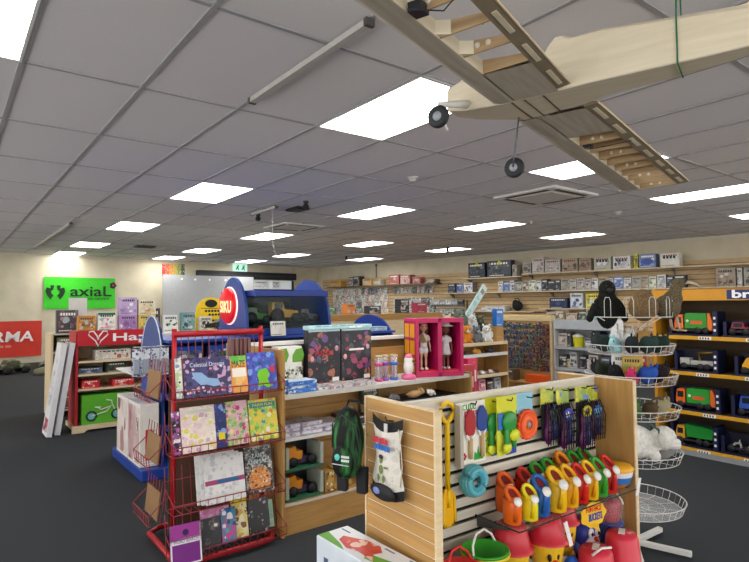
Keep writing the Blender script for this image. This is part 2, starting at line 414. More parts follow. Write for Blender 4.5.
# ------------------------------------------------------------------ left wall: banners, poster, doorway
def sheet(w, h, m, wav=.006, nx=24):
    b = MB(); rows = []
    for j in range(7):
        rows.append([b.bm.verts.new((-w/2+w*i/nx, wav*math.sin(i*.9+j*.7)*math.sin(j*.6+.4), -h/2+h*j/6)) for i in range(nx+1)])
    fs = [b.bm.faces.new((rows[j][i], rows[j][i+1], rows[j+1][i+1], rows[j+1][i])) for j in range(6) for i in range(nx)]
    b._set(fs, m, True); return b
GB = M('3fd02c', .45); DKG = M('12361a', .6)
t = thing('banner', 'lime green banner with dark lettering hung high on the cream wall', 'banner', LW(7.92, 1.875, .04), RHO)
sheet(1.71, .81, GB).build('sheet', t)
lettering('axiaL', 1.02, .27, DKG, t, (.25, -.016, .05), bold=.012)
lettering('ADVENTURE', .54, .055, DKG, t, (.03, -.016, -.145)); lettering('DRIVEN', .33, .055, DKG, t, (.52, -.016, -.145))
for s in (-1, 1):
    b = MB()
    b.prism([(.03*s, .17), (.12*s, .17), (.105*s, .09), (.2*s, .12), (.225*s, .02), (.18*s, -.09), (.10*s, -.19), (.075*s, -.12), (.03*s, -.10), (.09*s, -.03), (.10*s, .03), (.05*s, .06)], -.0005, .0005, DKG)
    b.build('emblem', t, (-.60, -.016, .02))
b = MB()
for k in range(5): b.ell((.05*math.cos(k*1.257), 0, .05*math.sin(k*1.257)), (.04, .012, .04), M('3a1420'))
b.ell((0, -.012, 0), (.025, .012, .025), M('c86a8a')); b.build('flower', t, (.79, -.03, .21))
t = thing('banner', 'red banner with white lettering hung low on the cream wall', 'banner', LW(9.72, .755, .045), RHO)
sheet(1.82, .86, M('d23a2c', .5), .012).build('sheet', t)
lettering('ARRMA', 1.42, .25, M('f4eeee'), t, (.02, -.022, .06), bold=.02, shear=.1)
for k in range(5):
    b = MB(); b.box(-.06, .06, -.0005, .0005, -.025, .025, M('e58a80')); b.build('small_print', t, (-.42+k*.155, -.022, -.17))
t = thing('poster', 'small poster in red, orange, green and grey stripes high on the wall', 'poster', LW(5.42, 2.565, .01), RHO)
b = MB(); b.box(-.36, .36, -.004, 0, -.2, .2, M('eeeeea')); b.build('paper', t)
for k, c in enumerate(('d0453c', 'd86a4a', 'dd9a4c', 'c9b24a', '8fae4f', '57604a')):
    b = MB(); b.box(-.057, .057, -.0055, -.004, -.19, .19, art([c, 'e6ded0', c, c], 30, .5, (1, 1, 3))); b.build('stripe', t, (-.292+k*.117, 0, 0))
t = thing('exit_sign', 'green and white emergency exit sign above the dark door header', 'sign', LW(3.23, 2.732, .05), RHO)
b = MB(); b.box(-.25, .25, -.03, .04, -.13, .115, M('bfe8d8', .4, 0, .6)); b.build('light_box', t, bevel=.008)
for x in (-.11, .10):
    b = MB(); g = M('16a070', .5)
    b.ell((x+.02, -.033, .06), (.024, .004, .024), g); b.prism([(x-.05, .03), (x+.05, .04), (x+.03, -.02), (x+.07, -.09), (x+.03, -.1), (x, -.04), (x-.04, -.09), (x-.08, -.07), (x-.03, -.01)], -.036, -.031, g)
    b.build('pictogram', t)
# doorway
FRM = M('23262b', .5)
t = thing('door_1', 'x', 'x', LW(2.93, 0, 0), RHO)
for k in list(t.keys()): del t[k]
struct(t)
b = MB()
for x0, x1 in ((-1.79, -1.72), (-.03, .03), (1.72, 1.79)): b.box(x0, x1, -.07, .0, 0, 2.35, FRM)
b.box(-1.79, 1.79, -.06, 0, 1.98, 2.05, FRM); b.box(-1.79, 1.79, -.06, 0, 0, .1, FRM); struct(b.build('door_frame', t))
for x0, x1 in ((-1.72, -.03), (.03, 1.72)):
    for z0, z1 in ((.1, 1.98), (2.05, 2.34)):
        b = MB(); b.box(x0, x1, -.035, -.025, z0, z1, M('dfe6ea', .2, 0, .25)); struct(b.build('door_pane', t))  # slight emission put into the panes stands in for daylight behind them
t = thing('door_header', 'long black header box over the doorway', 'door header', LW(2.93, 2.35, .02), RHO)
b = MB(); b.box(-1.8, 1.8, -.2, 0, .01, .24, FRM); b.build('casing', t, bevel=.01)
b = MB(); b.box(-1.8, 1.8, -.204, -.2, .11, .125, M('4a4f58', .3)); b.build('seam', t)
for x, wd in ((.45, .55), (1.05, .3)):
    carton('notice', 'white printed notice fixed in the glass above the door, ' + ('the wider one' if wd > .4 else 'the narrower one'), 'notice', (wd, .006, .2), LW(2.93-x, 2.1, .09), RHO, WHITE, artt(['f4f4f4', 'f4f4f4', 'd8dde6', 'f4f4f4', '9aa4c0'], 14), bevel=0)
# grey board in front of the wall
t = thing('display_board', 'wide pale grey panel with white standoff studs before the doorway wall', 'board', LW(4.55, 0, .62), RHO)
b = MB(); b.box(-1.45, 1.45, -.012, .012, 1.18, 2.40, M('b9bcc0', .35)); b.build('panel', t)
for x in (-.9, -.5, -.05, .47, .9):
    for zz in (1.3, 2.28):
        b = MB(); b.lathe([(.028, 0), (.028, .012), (.018, .016)], M('f6f6f2', .3, 0, .4), T=Matrix.Translation((x, -.012, zz)) @ Matrix.Rotation(PI/2, 4, 'X'), n=12); b.build('stud', t)
for x in (-1.3, 1.3):
    b = MB(); b.box(x-.03, x+.03, -.03, .03, 0, 1.2, GREYP); b.box(x-.04, x+.04, -.25, .25, 0, .03, GREYP); b.build('leg', t)
# counter with mixed goods under the board
t = thing('sales_counter', 'white counter below the grey board carrying boxed goods', 'counter', (4.0, 10.2, 0))
b = MB(); b.box(-1.35, 1.35, -.3, .3, 0, 1.03, M('c9c6bf')); b.build('cabinet', t, bevel=.01)
b = MB(); b.box(-1.4, 1.4, -.34, .34, 1.031, 1.07, WHITE); b.build('worktop', t, bevel=.005)
GOOD = [('dark framed picture box', ['3b3330', '6a5a4c', '28231f', 'a09080'], .28, .42), ('white and green boxed set', ['dfe4e0', '6f9a78', 'e9ece8', '3c4a40'], .26, .3), ('teal boxed set', ['6a9aa0', '30484a', 'd8d8d0', '3a3430'], .24, .34),
        ('cream and black boxed set', ['e2ddd0', '3a3836', 'cfc8b8', '6a645a'], .22, .26), ('grey boxed set', ['8e8c88', '3c3a38', 'c6c2ba'], .24, .2)]
for i, (n, c, w_, h_) in enumerate(GOOD):
    carton('boxed_set', n+' standing on the white counter under the grey board', 'box', (w_, .12, h_), (2.85+i*.32, 10.12, 1.071), 0, M(c[0]), artt(c, 16), 'boxed goods on the counter', .05)
t = thing('counter_sign', 'yellow dome-topped sign with black print standing on the white counter', 'sign', (3.99, 10.30, 1.071))
poly = [(-.29, 0), (.29, 0), (.30, .25)]+[(.28*math.cos(a), .36+.26*math.sin(a)) for a in [k*PI/12 for k in range(13)]]+[(-.30, .25)]
b = MB(); b.prism(poly, -.02, .02, M('ecc81c', .4)); b.build('board', t)
b = MB(); b.prism([(.12*math.cos(a), .5+.075*math.sin(a)) for a in [k*PI/10 for k in range(20)]], -.023, -.02, BLACK); b.build('badge', t)
b = MB(); b.box(-.2, .24, -.022, -.02, .405, .415, BLACK); b.build('rule', t)
for zz, x0, x1 in ((.34, -.12, .22), (.27, -.05, .2), (.16, -.1, .14)):
    b = MB()
    x = x0
    while x < x1: b.box(x, x+.045, -.022, -.02, zz, zz+.04, BLACK); x += .06
    b.build('print', t)
t = thing('toy_blaster', 'black toy blaster lying in front of the yellow dome-topped sign', 'toy', (4.0, 9.92, 1.071), R(3))
b = MB(); b.prism([(-.26, .06), (-.05, .06), (-.02, .0), (.05, .0), (.05, .07), (.26, .1), (.27, .15), (0, .16), (-.26, .13)], -.02, .02, M('26231f')); b.build('body', t, bevel=.004)
b = MB(); b.tube([(.27, 0, .125), (.36, 0, .13)], .012, M('3a3632')); b.build('barrel', t)
t = thing('toy_aircraft', 'pale folded paper aircraft resting beside the black toy blaster', 'toy', (4.62, 10.1, 1.071), R(20))
b = MB(); b.prism([(-.2, 0), (.22, .02), (.02, .16)], -.012, .012, M('d9d5cb')); b.build('hull', t)
b = MB(); b.quad([(-.2, -.15, .03), (.2, 0, .03), (-.2, .15, .03)], M('c8c4ba')) ; b.build('wings', t)

# radio controlled truck on the floor by the wall
def floor_truck(x, y, rz, lab, c1, c2):
    t = thing('toy_truck', lab, 'toy truck', (x, y, 0), rz)
    b = MB(); b.prism([(-.3, .12), (.32, .12), (.33, .2), (.15, .22), (.06, .32), (-.14, .32), (-.2, .22), (-.3, .22)], -.13, .13, art([c1, c2, '2e3026', c1], 12)); b.build('body', t, bevel=.01)
    for sx in (-.19, .21):
        for sy in (-.15, .15):
            b = MB(); b.lathe([(.03, -.045), (.085, -.04), (.09, 0), (.085, .04), (.03, .045)], M('1c1c1b'), T=Matrix.Translation((sx, sy, .09)) @ Matrix.Rotation(PI/2, 4, 'X'), n=14); b.build('wheel', t)
floor_truck(1.25, 15.3, R(25), 'camouflage toy truck on the carpet under the red banner', '5a604a', '8c8f74')
floor_truck(2.1, 15.45, R(-15), 'small grey toy truck on the carpet near the banner corner', '8d8b86', 'b0aea8')
b = MB(); b.lathe([(.0, 0), (.22, 0), (.26, .05), (.24, .12), (.1, .16), (0, .16)], M('6f7259'), n=12, cap=False)
o = b.build('dust_cover', None, (1.85, 14.7, 0)); tag(o, 'low olive cloth cover lying on the carpet by the banner wall', 'cover')

# ------------------------------------------------------------------ red-sided wooden toy shelf with red header
_before = set(COL.objects)
t = thing('toy_shelf', 'wooden toy shelf with red sides and a red header with a white heart', 'shelf', (1.76, 7.66, 0))
b = MB(); W_ = .5
for s, nm in ((-1, 'side_panel'), (1, 'side_panel')):
    b = MB(); b.box(s*W_-.014, s*W_+.014, 0.01, .48, .07, 1.23, M('b3232b', .45)); b.build(nm, t)
b = MB(); b.prism([(-.55, 0), (-.42, 0), (-.38, .03), (.38, .03), (.42, 0), (.55, 0), (.55, .085), (-.55, .085)], -.03, .0, PALEW); b.box(-.54, .54, 0, .5, .03, .08, PALEW); b.build('plinth', t)
for z in (.5, .68, .84): 
    b = MB(); b.box(-.485, .485, .0, .46, z, z+.022, PALEW); b.build('shelf_board', t)
b = MB(); b.box(-.485, .485, .465, .48, .08, 1.23, M('c9b58e')); b.build('back_panel', t)
b = MB(); b.box(-.51, .51, .01, .48, 1.20, 1.22, PALEW); b.build('top_board', t)
b = MB(); b.box(-.5, .5, -.016, .004, 1.05, 1.24, M('c01f2b', .4)); b.build('header', t)
lettering('Hape', .56, .13, M('f6f2f0'), t, (.18, -.019, 1.132), bold=.018)
for s in (-1, 1):
    b = MB(); b.tube([(.0, 0, -.1), (s*.03, 0, -.03), (s*.11, 0, .045), (s*.10, 0, .085), (s*.055, 0, .09), (s*.012, 0, .03), (0, 0, -.02)], .009, M('f6f2f0'), 6); b.build('heart_emblem', t, (-.27, -.018, 1.14))
G0 = 'boxes on the red-sided toy shelf'
o = carton('bike_box', 'green balance bike box on the lowest board of the red-sided shelf', 'box', (.56, .2, .36), (1.60, 7.78, .081), 0, M('5aae2c'), M('5fb52e'))
tag(o, o['label'], 'box')
# the bicycle printed on its front
b = MB(); wm = M('1c3a44')
for x in (-.17, .12):
    b.tube([(x+.055*math.cos(a), 0, .1+.055*math.sin(a)) for a in [k*PI/8 for k in range(16)]], .012, wm, 5, True)
    b.prism([(x+.04*math.cos(a), .1+.04*math.sin(a)) for a in [k*PI/6 for k in range(12)]], -.001, .001, M('7fc9c4'))
for q in ([(-.17, 0, .1), (.0, 0, .14), (.07, 0, .22), (.12, 0, .1)], [(.05, 0, .2), (-.06, 0, .17), (-.1, 0, .2)], [(.07, 0, .22), (.06, 0, .27), (.0, 0, .285)], [(-.13, 0, .205), (-.06, 0, .2)]): b.tube(q, .008, M('e6e2d6'), 5)
b.build('bicycle_print', o, (0, -.103, 0))
b = MB(); b.prism([(.05*math.cos(a), .05*math.sin(a)) for a in [k*PI/8 for k in range(16)]], -.001, .001, M('c8c8d0')); b.build('round_print', o, (.2, -.102, .2))
carton('puzzle_box', 'small dark box beside the green balance bike box', 'box', (.2, .15, .25), (2.03, 7.78, .081), 0, BROWN, artt(['4a3a30', '8a6a4a', '2a3a2a', 'c8a060'], 20))
carton('wooden_toy_box', 'red box with pale print on the board above the bike box, left one', 'box', (.2, .2, .1), (1.42, 7.79, .523), 0, RED, artt(['c8252c', 'd86a5a', 'c8252c', 'e8d8c0'], 24), G0)
carton('wooden_toy_box', 'red box with pale print on the board above the bike box, right one', 'box', (.26, .2, .085), (1.80, 7.79, .523), 0, RED, artt(['c8252c', 'c8252c', 'e8d8c0', 'a01820'], 24), G0)
carton('toy_box', 'dark green box with a window on the second board of the red-sided shelf', 'box', (.24, .18, .12), (1.72, 7.80, .703), 0, M('2c3a2c'), artt(['34402e', '1e2820', '5a5a40'], 20))
carton('toy_box', 'blue-grey flat box on the second board of the red-sided shelf', 'box', (.27, .18, .07), (1.42, 7.80, .703), 0, M('5a6a80'), artt(['5a6a80', 'a0a8b0', '3a4a60'], 20))
carton('toy_box', 'pale wide box with colourful picture on the upper board of the red-sided shelf', 'box', (.42, .2, .13), (1.68, 7.80, .863), 0, M('d8d4c8'), artt(['e2ded2', '8a6a70', 'c8c0b0', '5a6a60', 'b06050'], 20))
carton('toy_box', 'narrow red-brown box at the end of the upper board of the red-sided shelf', 'box', (.14, .18, .15), (2.06, 7.80, .863), 0, M('8a4a3a'), artt(['8a4a3a', 'c08060', '5a2a20'], 20))
TOPS = [('orange-framed game box on top of the red-sided shelf', ['c8852c', 'b8b0a8', '5a4638', 'd8a850'], .2, .2, 1.39, 0), ('white game box with green lid band on top of the red-sided shelf', ['e2e6e0', '9ab0c0', 'c86a8a', 'e8ece6'], .21, .24, 1.62, 0),
        ('purple and white game box on top of the red-sided shelf', ['b08ac0', 'e8e0ea', '7a5a90', 'd0c0d8'], .22, .2, 1.88, 0), ('yellow and blue game box on top of the red-sided shelf', ['d8c060', '3a5a90', 'e0b060', '6a8a50'], .22, .2, 2.12, 0),
        ('lilac box stacked on the purple game box', ['c0a8d0', 'ece6f0', '8a70a8', '5a6a90'], .22, .23, 1.88, .203), ('cream and orange box stacked on the yellow and blue game box', ['e8dcc0', 'd88a40', 'c8c0a0', '8a9a60'], .22, .2, 2.12, .203)]
for n, c, w_, h_, x, dz in TOPS:
    carton('game_box', n, 'box', (w_, .1, h_), (x, 7.86, 1.221+dz), 0, M(c[0]), artt(c, 18), 'game boxes above the red header', band=M('2f6a40') if 'green lid' in n else None)
carton('boxed_doll', 'small brown doll box standing between game boxes above the red header', 'box', (.12, .08, .14), (1.56, 8.05, 1.221), 0, M('5a3a28'), artt(['5a3a28', 'c89a6a', '3a2418'], 30))
for q_ in set(COL.objects)-_before:
    if q_.parent is None: q_.location.x += .03
# wooden bookcase behind it
t = thing('bookcase', 'pale wooden bookcase end behind the two leaning white boxes', 'bookcase', (1.17, 8.9, 0))
b = MB(); b.box(0, .03, 0, .55, 0, 1.16, PALEW); b.build('side_panel', t)
b = MB(); b.box(1.07, 1.1, 0, .55, 0, 1.16, PALEW); b.build('side_panel', t)
for z in (.08, .36, .62, .88, 1.14):
    b = MB(); b.box(.031, 1.069, 0.0, .54, z, z+.022, M('cfc8ba')); b.build('shelf_board', t)
b = MB(); b.box(.031, 1.069, .54, .55, .0, 1.16, M('8a7a62')); b.build('back_panel', t)
BC = [['6a6a48', 'a05a4a', '3a4438', 'c8a060'], ['d8a040', 'b04a3a', '5a6a40', 'e0c070'], ['3a3a4c', '6a6070', '2a2a30'], ['7a3a40', '4a4a5a', 'a08a6a']]
LV = ['third', 'second', 'lowest', 'top']
for i, z in enumerate((.903, .643, .383, .103)):
    carton('toy_box', f'mixed-colour toy box inside the pale bookcase, shelf {["just under its top","second under its top","third under its top","at its bottom"][i]}', 'box', (.24, .3, .2), (1.37, 9.06, z), 0, M(BC[i][0]), artt(BC[i], 18), 'toy boxes in the pale bookcase')
carton('picture_box', 'dark picture box on top of the pale bookcase', 'box', (.27, .12, .32), (1.38, 9.0, 1.164), 0, M('4a4048'), artt(['4a4048', 'a88a90', '2e3a34', '7a5a60', 'b0b8c0'], 14), tilt=.06)
carton('info_card', 'blank white card standing tall behind the dark picture box', 'card', (.24, .01, .5), (1.55, 9.2, 1.164), 0, M('e8e6e2'), M('eceae6'), bevel=0)
# two white boxes leaning on the shelf side
ANG = .138
for i, (x, y) in enumerate(((.96, 7.58), (1.056, 7.64))):
    lab = ['white long flat carton leaning outermost against the red shelf side, red print at its foot', 'white long flat carton leaning between the outer carton and the red shelf side'][i]
    t = thing('flat_carton', lab, 'carton', (x, y, .012), 0, 'long white cartons', rot=(0, ANG, 0))
    b = MB(); b.box(-.0, .062, 0, .34, 0, 1.1, M('e6e6e8', .4)); b.build('carton', t, bevel=.003)
    b = MB(); b.box(-.002, -.0005, .06, .28, .34, .95, art(['d8dade', 'c6c8d0', 'e4e4e6', 'a8aab8'], 9)); b.build('print', t)
    b = MB(); b.box(-.002, -.0005, .03, .3, .05, .2, art(['b02a4a', 'd8d0d4', '8a2038'], 14) if i == 0 else art(['d8d0d4', 'c0c4cc'], 14)); b.build('logo_print', t)
# ------------------------------------------------------------------ low blue toy gondola with arched end panels
t = thing('toy_gondola', 'long low blue display gondola with arched blue end panels', 'gondola', (0, 0, 0))
def arch(h0, h1, y0, y1, x, th, m, m2=None, fl=.5):
    """arched panel in the y-z plane"""
    c = (y0+y1)/2; r = (y1-y0)/2
    poly = [(y0, h0), (y1, h0)]+[(c+r*math.cos(a), fl+(h1-fl)*math.sin(a)) for a in [k*PI/20 for k in range(21)]]
    b = MB(); b.prism(poly, x, x+th, m, 'yz'); return b
b = MB(); b.box(1.385, 4.5, 5.16, 6.24, 0, .1, M('1b3f96', .4)); b.build('plinth', t, bevel=.01)
b = MB(); b.box(1.62, 4.3, 5.66, 5.74, .1, 1.2, SIKU); b.build('back_panel', t)
for z in (.4, .7, .98):
    b = MB(); b.box(1.625, 4.29, 5.22, 5.658, z, z+.025, SIKU); b.build('shelf_board', t)
b = MB(); b.box(1.62, 4.3, 5.2, 6.2, 1.2, 1.225, SIKU); b.build('top_board', t)
o = arch(.1, 1.44, 5.30, 5.98, 1.595, .025, M('24458c', .4), fl=.95).build('end_panel', t)
o = arch(.1, 1.41, 5.22, 6.22, 4.302, .025, M('1c46a4', .4), fl=.98).build('end_panel', t)
ed = MB(); c_, r_ = 5.64, .345
ed.tube([(1.592, c_+r_*math.cos(a), 0.95+.495*math.sin(a)) for a in [k*PI/16 for k in range(17)]], .006, M('dfe3ec'), 5); ed.build('edge_strip', t)
b = MB(); b.box(1.5, 1.59, 5.3, 5.62, .74, .9, SIKU); b.build('leaflet_box', t, bevel=.01)
b = MB(); b.box(1.38, 1.59, 5.3, 6.1, .905, .92, WHITE); b.build('side_tray', t)
# doll boxes on its plinth
for i, (y, c) in enumerate(((5.27, ['e0d8d4', 'c8a0a8', 'a86a72', 'f0ece8', '8a5a58', 'd8c0b8']), (5.70, ['e6dcd4', 'b88a90', '9a6a60', 'efe6e0', '70504c']))):
    t = thing('doll_box', ['white fashion doll carton with a red side strip on the blue plinth, the front one', 'white fashion doll carton on the blue plinth behind the one with a red strip'][i], 'box', (1.395, y, .101), 0, 'tall doll cartons')
    b = MB(); b.box(0, .165, 0, .4, 0, .56, M('e4e0da')); b.build('carton', t, bevel=.003)
    b = MB(); b.box(-.002, .001, .02, .38, .03, .53, art(c, 9, .5, (1, 1, .45))); b.build('print', t)
    if i == 0:
        b = MB(); b.box(.05, .11, -.002, .001, .06, .33, M('c4242c')); b.build('red_strip', t)
        b = MB(); b.ell((.07, -.002, .1), (.03, .003, .03), M('c4242c')); b.build('red_badge', t)
# clear packs hanging in front of the arch
b = MB(); b.tube([(-.05, 0, 0), (.3, 0, 0)], .006, CHROME)
hk = b.build('hanging_bar', None, (1.36, 5.18, 1.18)); tag(hk, 'thin chrome bar carrying clear packs beside the blue arch', 'bar')
packm = art(['c8ccd6', '4a5a8a', 'e0e4ea', '7a8090', '2a3a6a'], 40)
for i in range(4):
    t = thing('hanging_blister_pack', f'clear and grey hanging pack before the blue arch, {["first","second","third","last"][i]} from the aisle', 'pack', (1.335+i*.08, 5.17, .925), R(-8), 'clear packs by the blue arch')
    b = MB(); b.box(-.036, .036, -.004, 0, 0, .24, packm); b.build('card', t)
    b = MB(); b.box(-.028, .028, -.03, -.004, .02, .15, M('9aa4b4', .2)); b.build('blister', t, bevel=.008)
carton('blue_card_box', 'small blue box with white print on the white side tray', 'box', (.08, .06, .13), (1.44, 5.4, .921), R(-30), SIKU, artt(['1c48a8', '1c48a8', '1c48a8', 'd8dce8'], 30))
# vehicle packs on the front shelves of the low gondola
vp = art(['1b2f7a', '24439c', '8a8e98', '1b2f7a', '2c6a3a', 'd8d8d8'], 26)
k = 0
for z, nm in ((1.006, 'top'), (.726, 'middle'), (.426, 'lowest')):
    for i in range(7):
        c1 = ('box', .26, .13)
        carton('vehicle_pack', f'blue boxed toy vehicle, {ORD[i]} from the arch, {nm} shelf of the blue gondola', 'box', (.27, .14, .155), (1.82+i*.33, 5.33, z), 0, NAVY, vp, 'boxed vehicles on the low blue gondola', band=SIKU, bandh=.25)
# tall lit display case standing on the gondola
t = thing('display_case', 'tall blue display case with a red oval sign and a farm scene behind glass', 'display case', (0, 0, 1.226))
BL2 = M('24479c', .35)
b = MB(); b.box(2.47, 3.42, 5.25, 6.15, 0, .07, BL2); b.build('base', t, bevel=.005)
b = MB(); b.box(2.50, 3.38, 5.25, 6.15, .405, .47, M('16358c', .35)); b.build('top_beam', t, bevel=.005)
arch(.0, .615, 5.36, 6.06, 2.45, .03, M('31529c', .4), fl=.1).build('end_panel', t)
arch(.0, .605, 5.25, 6.2, 3.385, .03, BL2, fl=.1).build('end_panel', t)
b = MB()
sk = bpy.data.materials.new('landscape_print'); sk.use_nodes = True; nt = sk.node_tree; bs = nt.nodes['Principled BSDF']
tc = nt.nodes.new('ShaderNodeTexCoord'); nz = nt.nodes.new('ShaderNodeTexNoise'); nz.inputs['Scale'].default_value = 5; nz.inputs['Detail'].default_value = 6
sx_ = nt.nodes.new('ShaderNodeSeparateXYZ'); ma = nt.nodes.new('ShaderNodeMath'); ma.operation = 'MULTIPLY_ADD'; ma.inputs[1].default_value = .22
rp = nt.nodes.new('ShaderNodeValToRGB'); rp.color_ramp.elements[0].position = .22; rp.color_ramp.elements[0].color = lin('1c2a18'); rp.color_ramp.elements[1].position = .62; rp.color_ramp.elements[1].color = lin('8d949a')
e = rp.color_ramp.elements.new(.36); e.color = lin('3a4c2a'); e = rp.color_ramp.elements.new(.41); e.color = lin('56604e'); e = rp.color_ramp.elements.new(.44); e.color = lin('7d858c')
nt.links.new(tc.outputs['Object'], nz.inputs['Vector']); nt.links.new(tc.outputs['Object'], sx_.inputs[0]); nt.links.new(nz.outputs['Fac'], ma.inputs[0]); nt.links.new(sx_.outputs['Z'], ma.inputs[2]); nt.links.new(ma.outputs[0], rp.inputs['Fac']); nt.links.new(rp.outputs['Color'], bs.inputs['Base Color'])
b.box(2.481, 3.384, 6.1, 6.14, .07, .405, sk); b.build('backdrop', t)
b = MB()
for i in range(9):
    for j in range(4): pass
rows = [[b.bm.verts.new((2.485+i*.0998, 5.3+j*.16, .072+.05*j/5+(.02*rnd.random() if j else 0))) for i in range(10)] for j in range(6)]
b._set([b.bm.faces.new((rows[j][i], rows[j][i+1], rows[j+1][i+1], rows[j+1][i])) for j in range(5) for i in range(9)], noise_mat('model_ground', '1e2814', '3c4828', (1, 1, 1), 14), True); b.build('model_ground', t)
b = MB(); b.box(2.481, 3.384, 5.262, 5.266, .07, .405, M('32444c', .04, 0, 0, .12)); b.build('glass', t)
Tm = Matrix.Translation((2.447, 5.78, .31)) @ Matrix.Rotation(-PI/2, 4, 'Y')
b = MB(); b.lathe([(.001, .0), (.225, 0), (.225, .03), (.21, .042), (.001, .044)], M('d8141f', .3, 0, .35), sx=.86, sy=.86, T=Tm, n=28, cap=False); b.build('oval_sign', t)
b = MB(); b.lathe([(.24, -.012), (.24, .004)], M('f6d6c8', .3, 0, .9), sx=.86, sy=.9, T=Tm, n=28); b.build('oval_rim', t)
lettering('SIKU', .30, .13, M('f4e8a8', .4, 0, .6), t, (2.401, 5.78, .30), (PI/2, 0, -PI/2), bold=.02)
b = MB()
for zz in (.03, .06, .09): b.box(2.446, 2.45, 5.22, 6.18, zz-.006, zz, M('1d3a80'))
b.build('trim_lines', t)
# model farm machines behind the glass
def model_tractor(x, y, z, rz, c, lab, s=1, box=True):
    t = thing('model_tractor', lab, 'model', (x, y, z), rz, 'model farm machines behind glass'); t.scale = (s, s, s)
    m = M(c, .35)
    b = MB(); b.prism([(-.09, .03), (.1, .03), (.1, .075), (.0, .085), (-.01, .13), (-.09, .13)], -.03, .03, m); b.build('body', t, bevel=.004)
    b = MB(); b.box(-.075, -.018, -.031, .031, .088, .122, M('1e2a30', .1)); b.build('cab_glass', t)
    for x_, r in ((-.06, .045), (.075, .03)):
        for s_ in (-1, 1):
            b = MB(); b.lathe([(.01, -.012), (r, -.01), (r, .01), (.01, .012)], M('191919'), T=Matrix.Translation((x_, s_*.042, r)) @ Matrix.Rotation(PI/2, 4, 'X'), n=14); b.build('wheel', t)
    return t
model_tractor(2.625, 5.5, 1.352, R(4), '3f7a2a', 'dark green model tractor at the near end behind the case glass', 1.3)
model_tractor(2.945, 5.5, 1.352, R(0), 'c8a030', 'mustard model harvester in the middle behind the case glass', 1.7)
model_tractor(3.24, 5.46, 1.352, R(-4), '4a4e58', 'dark grey model tractor at the far end behind the case glass', 1.1)
for x, y, s, lab in ((2.6, 5.9, .09, 'rounded model tree nearest the oval sign behind the glass'), (2.82, 5.95, .07, 'rounded model tree behind the green model tractor'), (3.22, 5.95, .08, 'rounded model tree behind the mustard model harvester')):
    t = thing('model_tree', lab, 'model tree', (x, y, 1.412), 0, 'model trees behind glass')
    b = MB(); b.tube([(0, 0, -.04), (0, 0, .06)], .008, BROWN); b.build('trunk', t)
    b = MB()
    for k in range(6): b.ell((rnd.uniform(-.04, .04), rnd.uniform(-.03, .03), .07+rnd.uniform(-.02, .06)), (s*.6, s*.5, s*.5), M('33452a', .8))
    b.build('crown', t)
carton('picture_card', 'square white card with brown brush strokes propped before the farm scene', 'card', (.17, .012, .15), (2.72, 5.17, 1.2255), 0, WHITE, artt(['eceae4', 'e2ded2', '9a8a6a', 'eceae4', 'eceae4'], 16), tilt=.12)
carton('toy_box', 'low green and blue toy packet on the blue gondola past the tall case', 'box', (.25, .12, .09), (3.72, 5.3, 1.2265), 0, M('4aa84a'), artt(['5ab04a', '2a6ac0', 'd8e8d8', '5ab04a'], 26))
carton('toy_box', 'flat pale blue toy packet on the blue gondola next to the arched end', 'box', (.28, .14, .05), (4.06, 5.3, 1.2265), 0, M('a8c4dc'), artt(['a8c4dc', 'd8e4ec', '6a8ab0'], 26))

# ------------------------------------------------------------------ red wire book rack
t = thing('book_rack', 'red tubular wire rack of children\'s activity books on a red floor frame', 'rack', (0, 0, 0))
RD = M('a8141f', .35); RDW = M('8e2f36', .4)
def frame_tube(pts, r, nm, m=RD, n=8, closed=False):
    b = MB(); b.tube(pts, r, m, n, closed); return b.build(nm, t)
for x in (1.145, 1.735): frame_tube([(x-.02, 3.50, .03), (x, 3.56, 1.40)], .016, 'post')
frame_tube([(1.135, 3.55, 1.365), (1.745, 3.55, 1.365)], .02, 'top_bar')
frame_tube([(1.26, 3.93, .03), (1.26, 3.70, 1.2)], .010, 'post'); frame_tube([(1.6, 3.93, .03), (1.6, 3.70, 1.2)], .010, 'post')
frame_tube([(1.10, 3.56, .04), (1.10, 3.42, .04), (1.13, 3.36, .04), (1.22, 3.32, .04), (1.62, 3.315, .04), (1.70, 3.325, .04), (1.73, 3.38, .04), (1.73, 3.9, .04), (1.66, 3.97, .04), (1.18, 3.97, .04), (1.10, 3.9, .04)], .019, 'floor_frame', closed=True)
TIERS = [(.985, 3.395), (.66, 3.39), (.33, 3.385), (.055, 3.37)]
def basket(x0, x1, z, y0, y1, nm):
    """wire pocket: front lip, bottom rods and a tall mesh back"""
    b = MB(); r = .0028
    for zz, yy in ((z, y0), (z+.055, y0-.004), (z-.002, y1)): b.tube([(x0, yy, zz), (x1, yy, zz)], r*1.3, RDW, 5)
    n = int((x1-x0)/.05)
    for i in range(n+1):
        x = x0+(x1-x0)*i/n
        b.tube([(x, y0-.004, z+.055), (x, y0, z), (x, y1, z-.002), (x, y1+.04, z+.24)], r, RDW, 4)
    b.tube([(x0, y1+.03, z+.16), (x1, y1+.03, z+.16)], r, RDW, 4)
    for x in (x0, x1): b.tube([(x, y0-.004, z+.055), (x, y1+.02, z+.12)], r*1.3, RDW, 5)
    return b.build(nm, t)
for z, y in TIERS: basket(1.065, 1.79, z, y-.08, y+.055, 'wire_pocket')
# mesh above the top tier
b = MB()
for i in range(13):
    x = 1.14+i*.045; b.tube([(x, 3.555, 1.355), (x, 3.53, 1.15)], .0026, RDW, 4)
b.build('wire_back', t)
b = MB(); b.box(1.14, 1.69, 3.64, 3.65, .1, 1.2, M('5e4436', .8)); b.build('board', t)
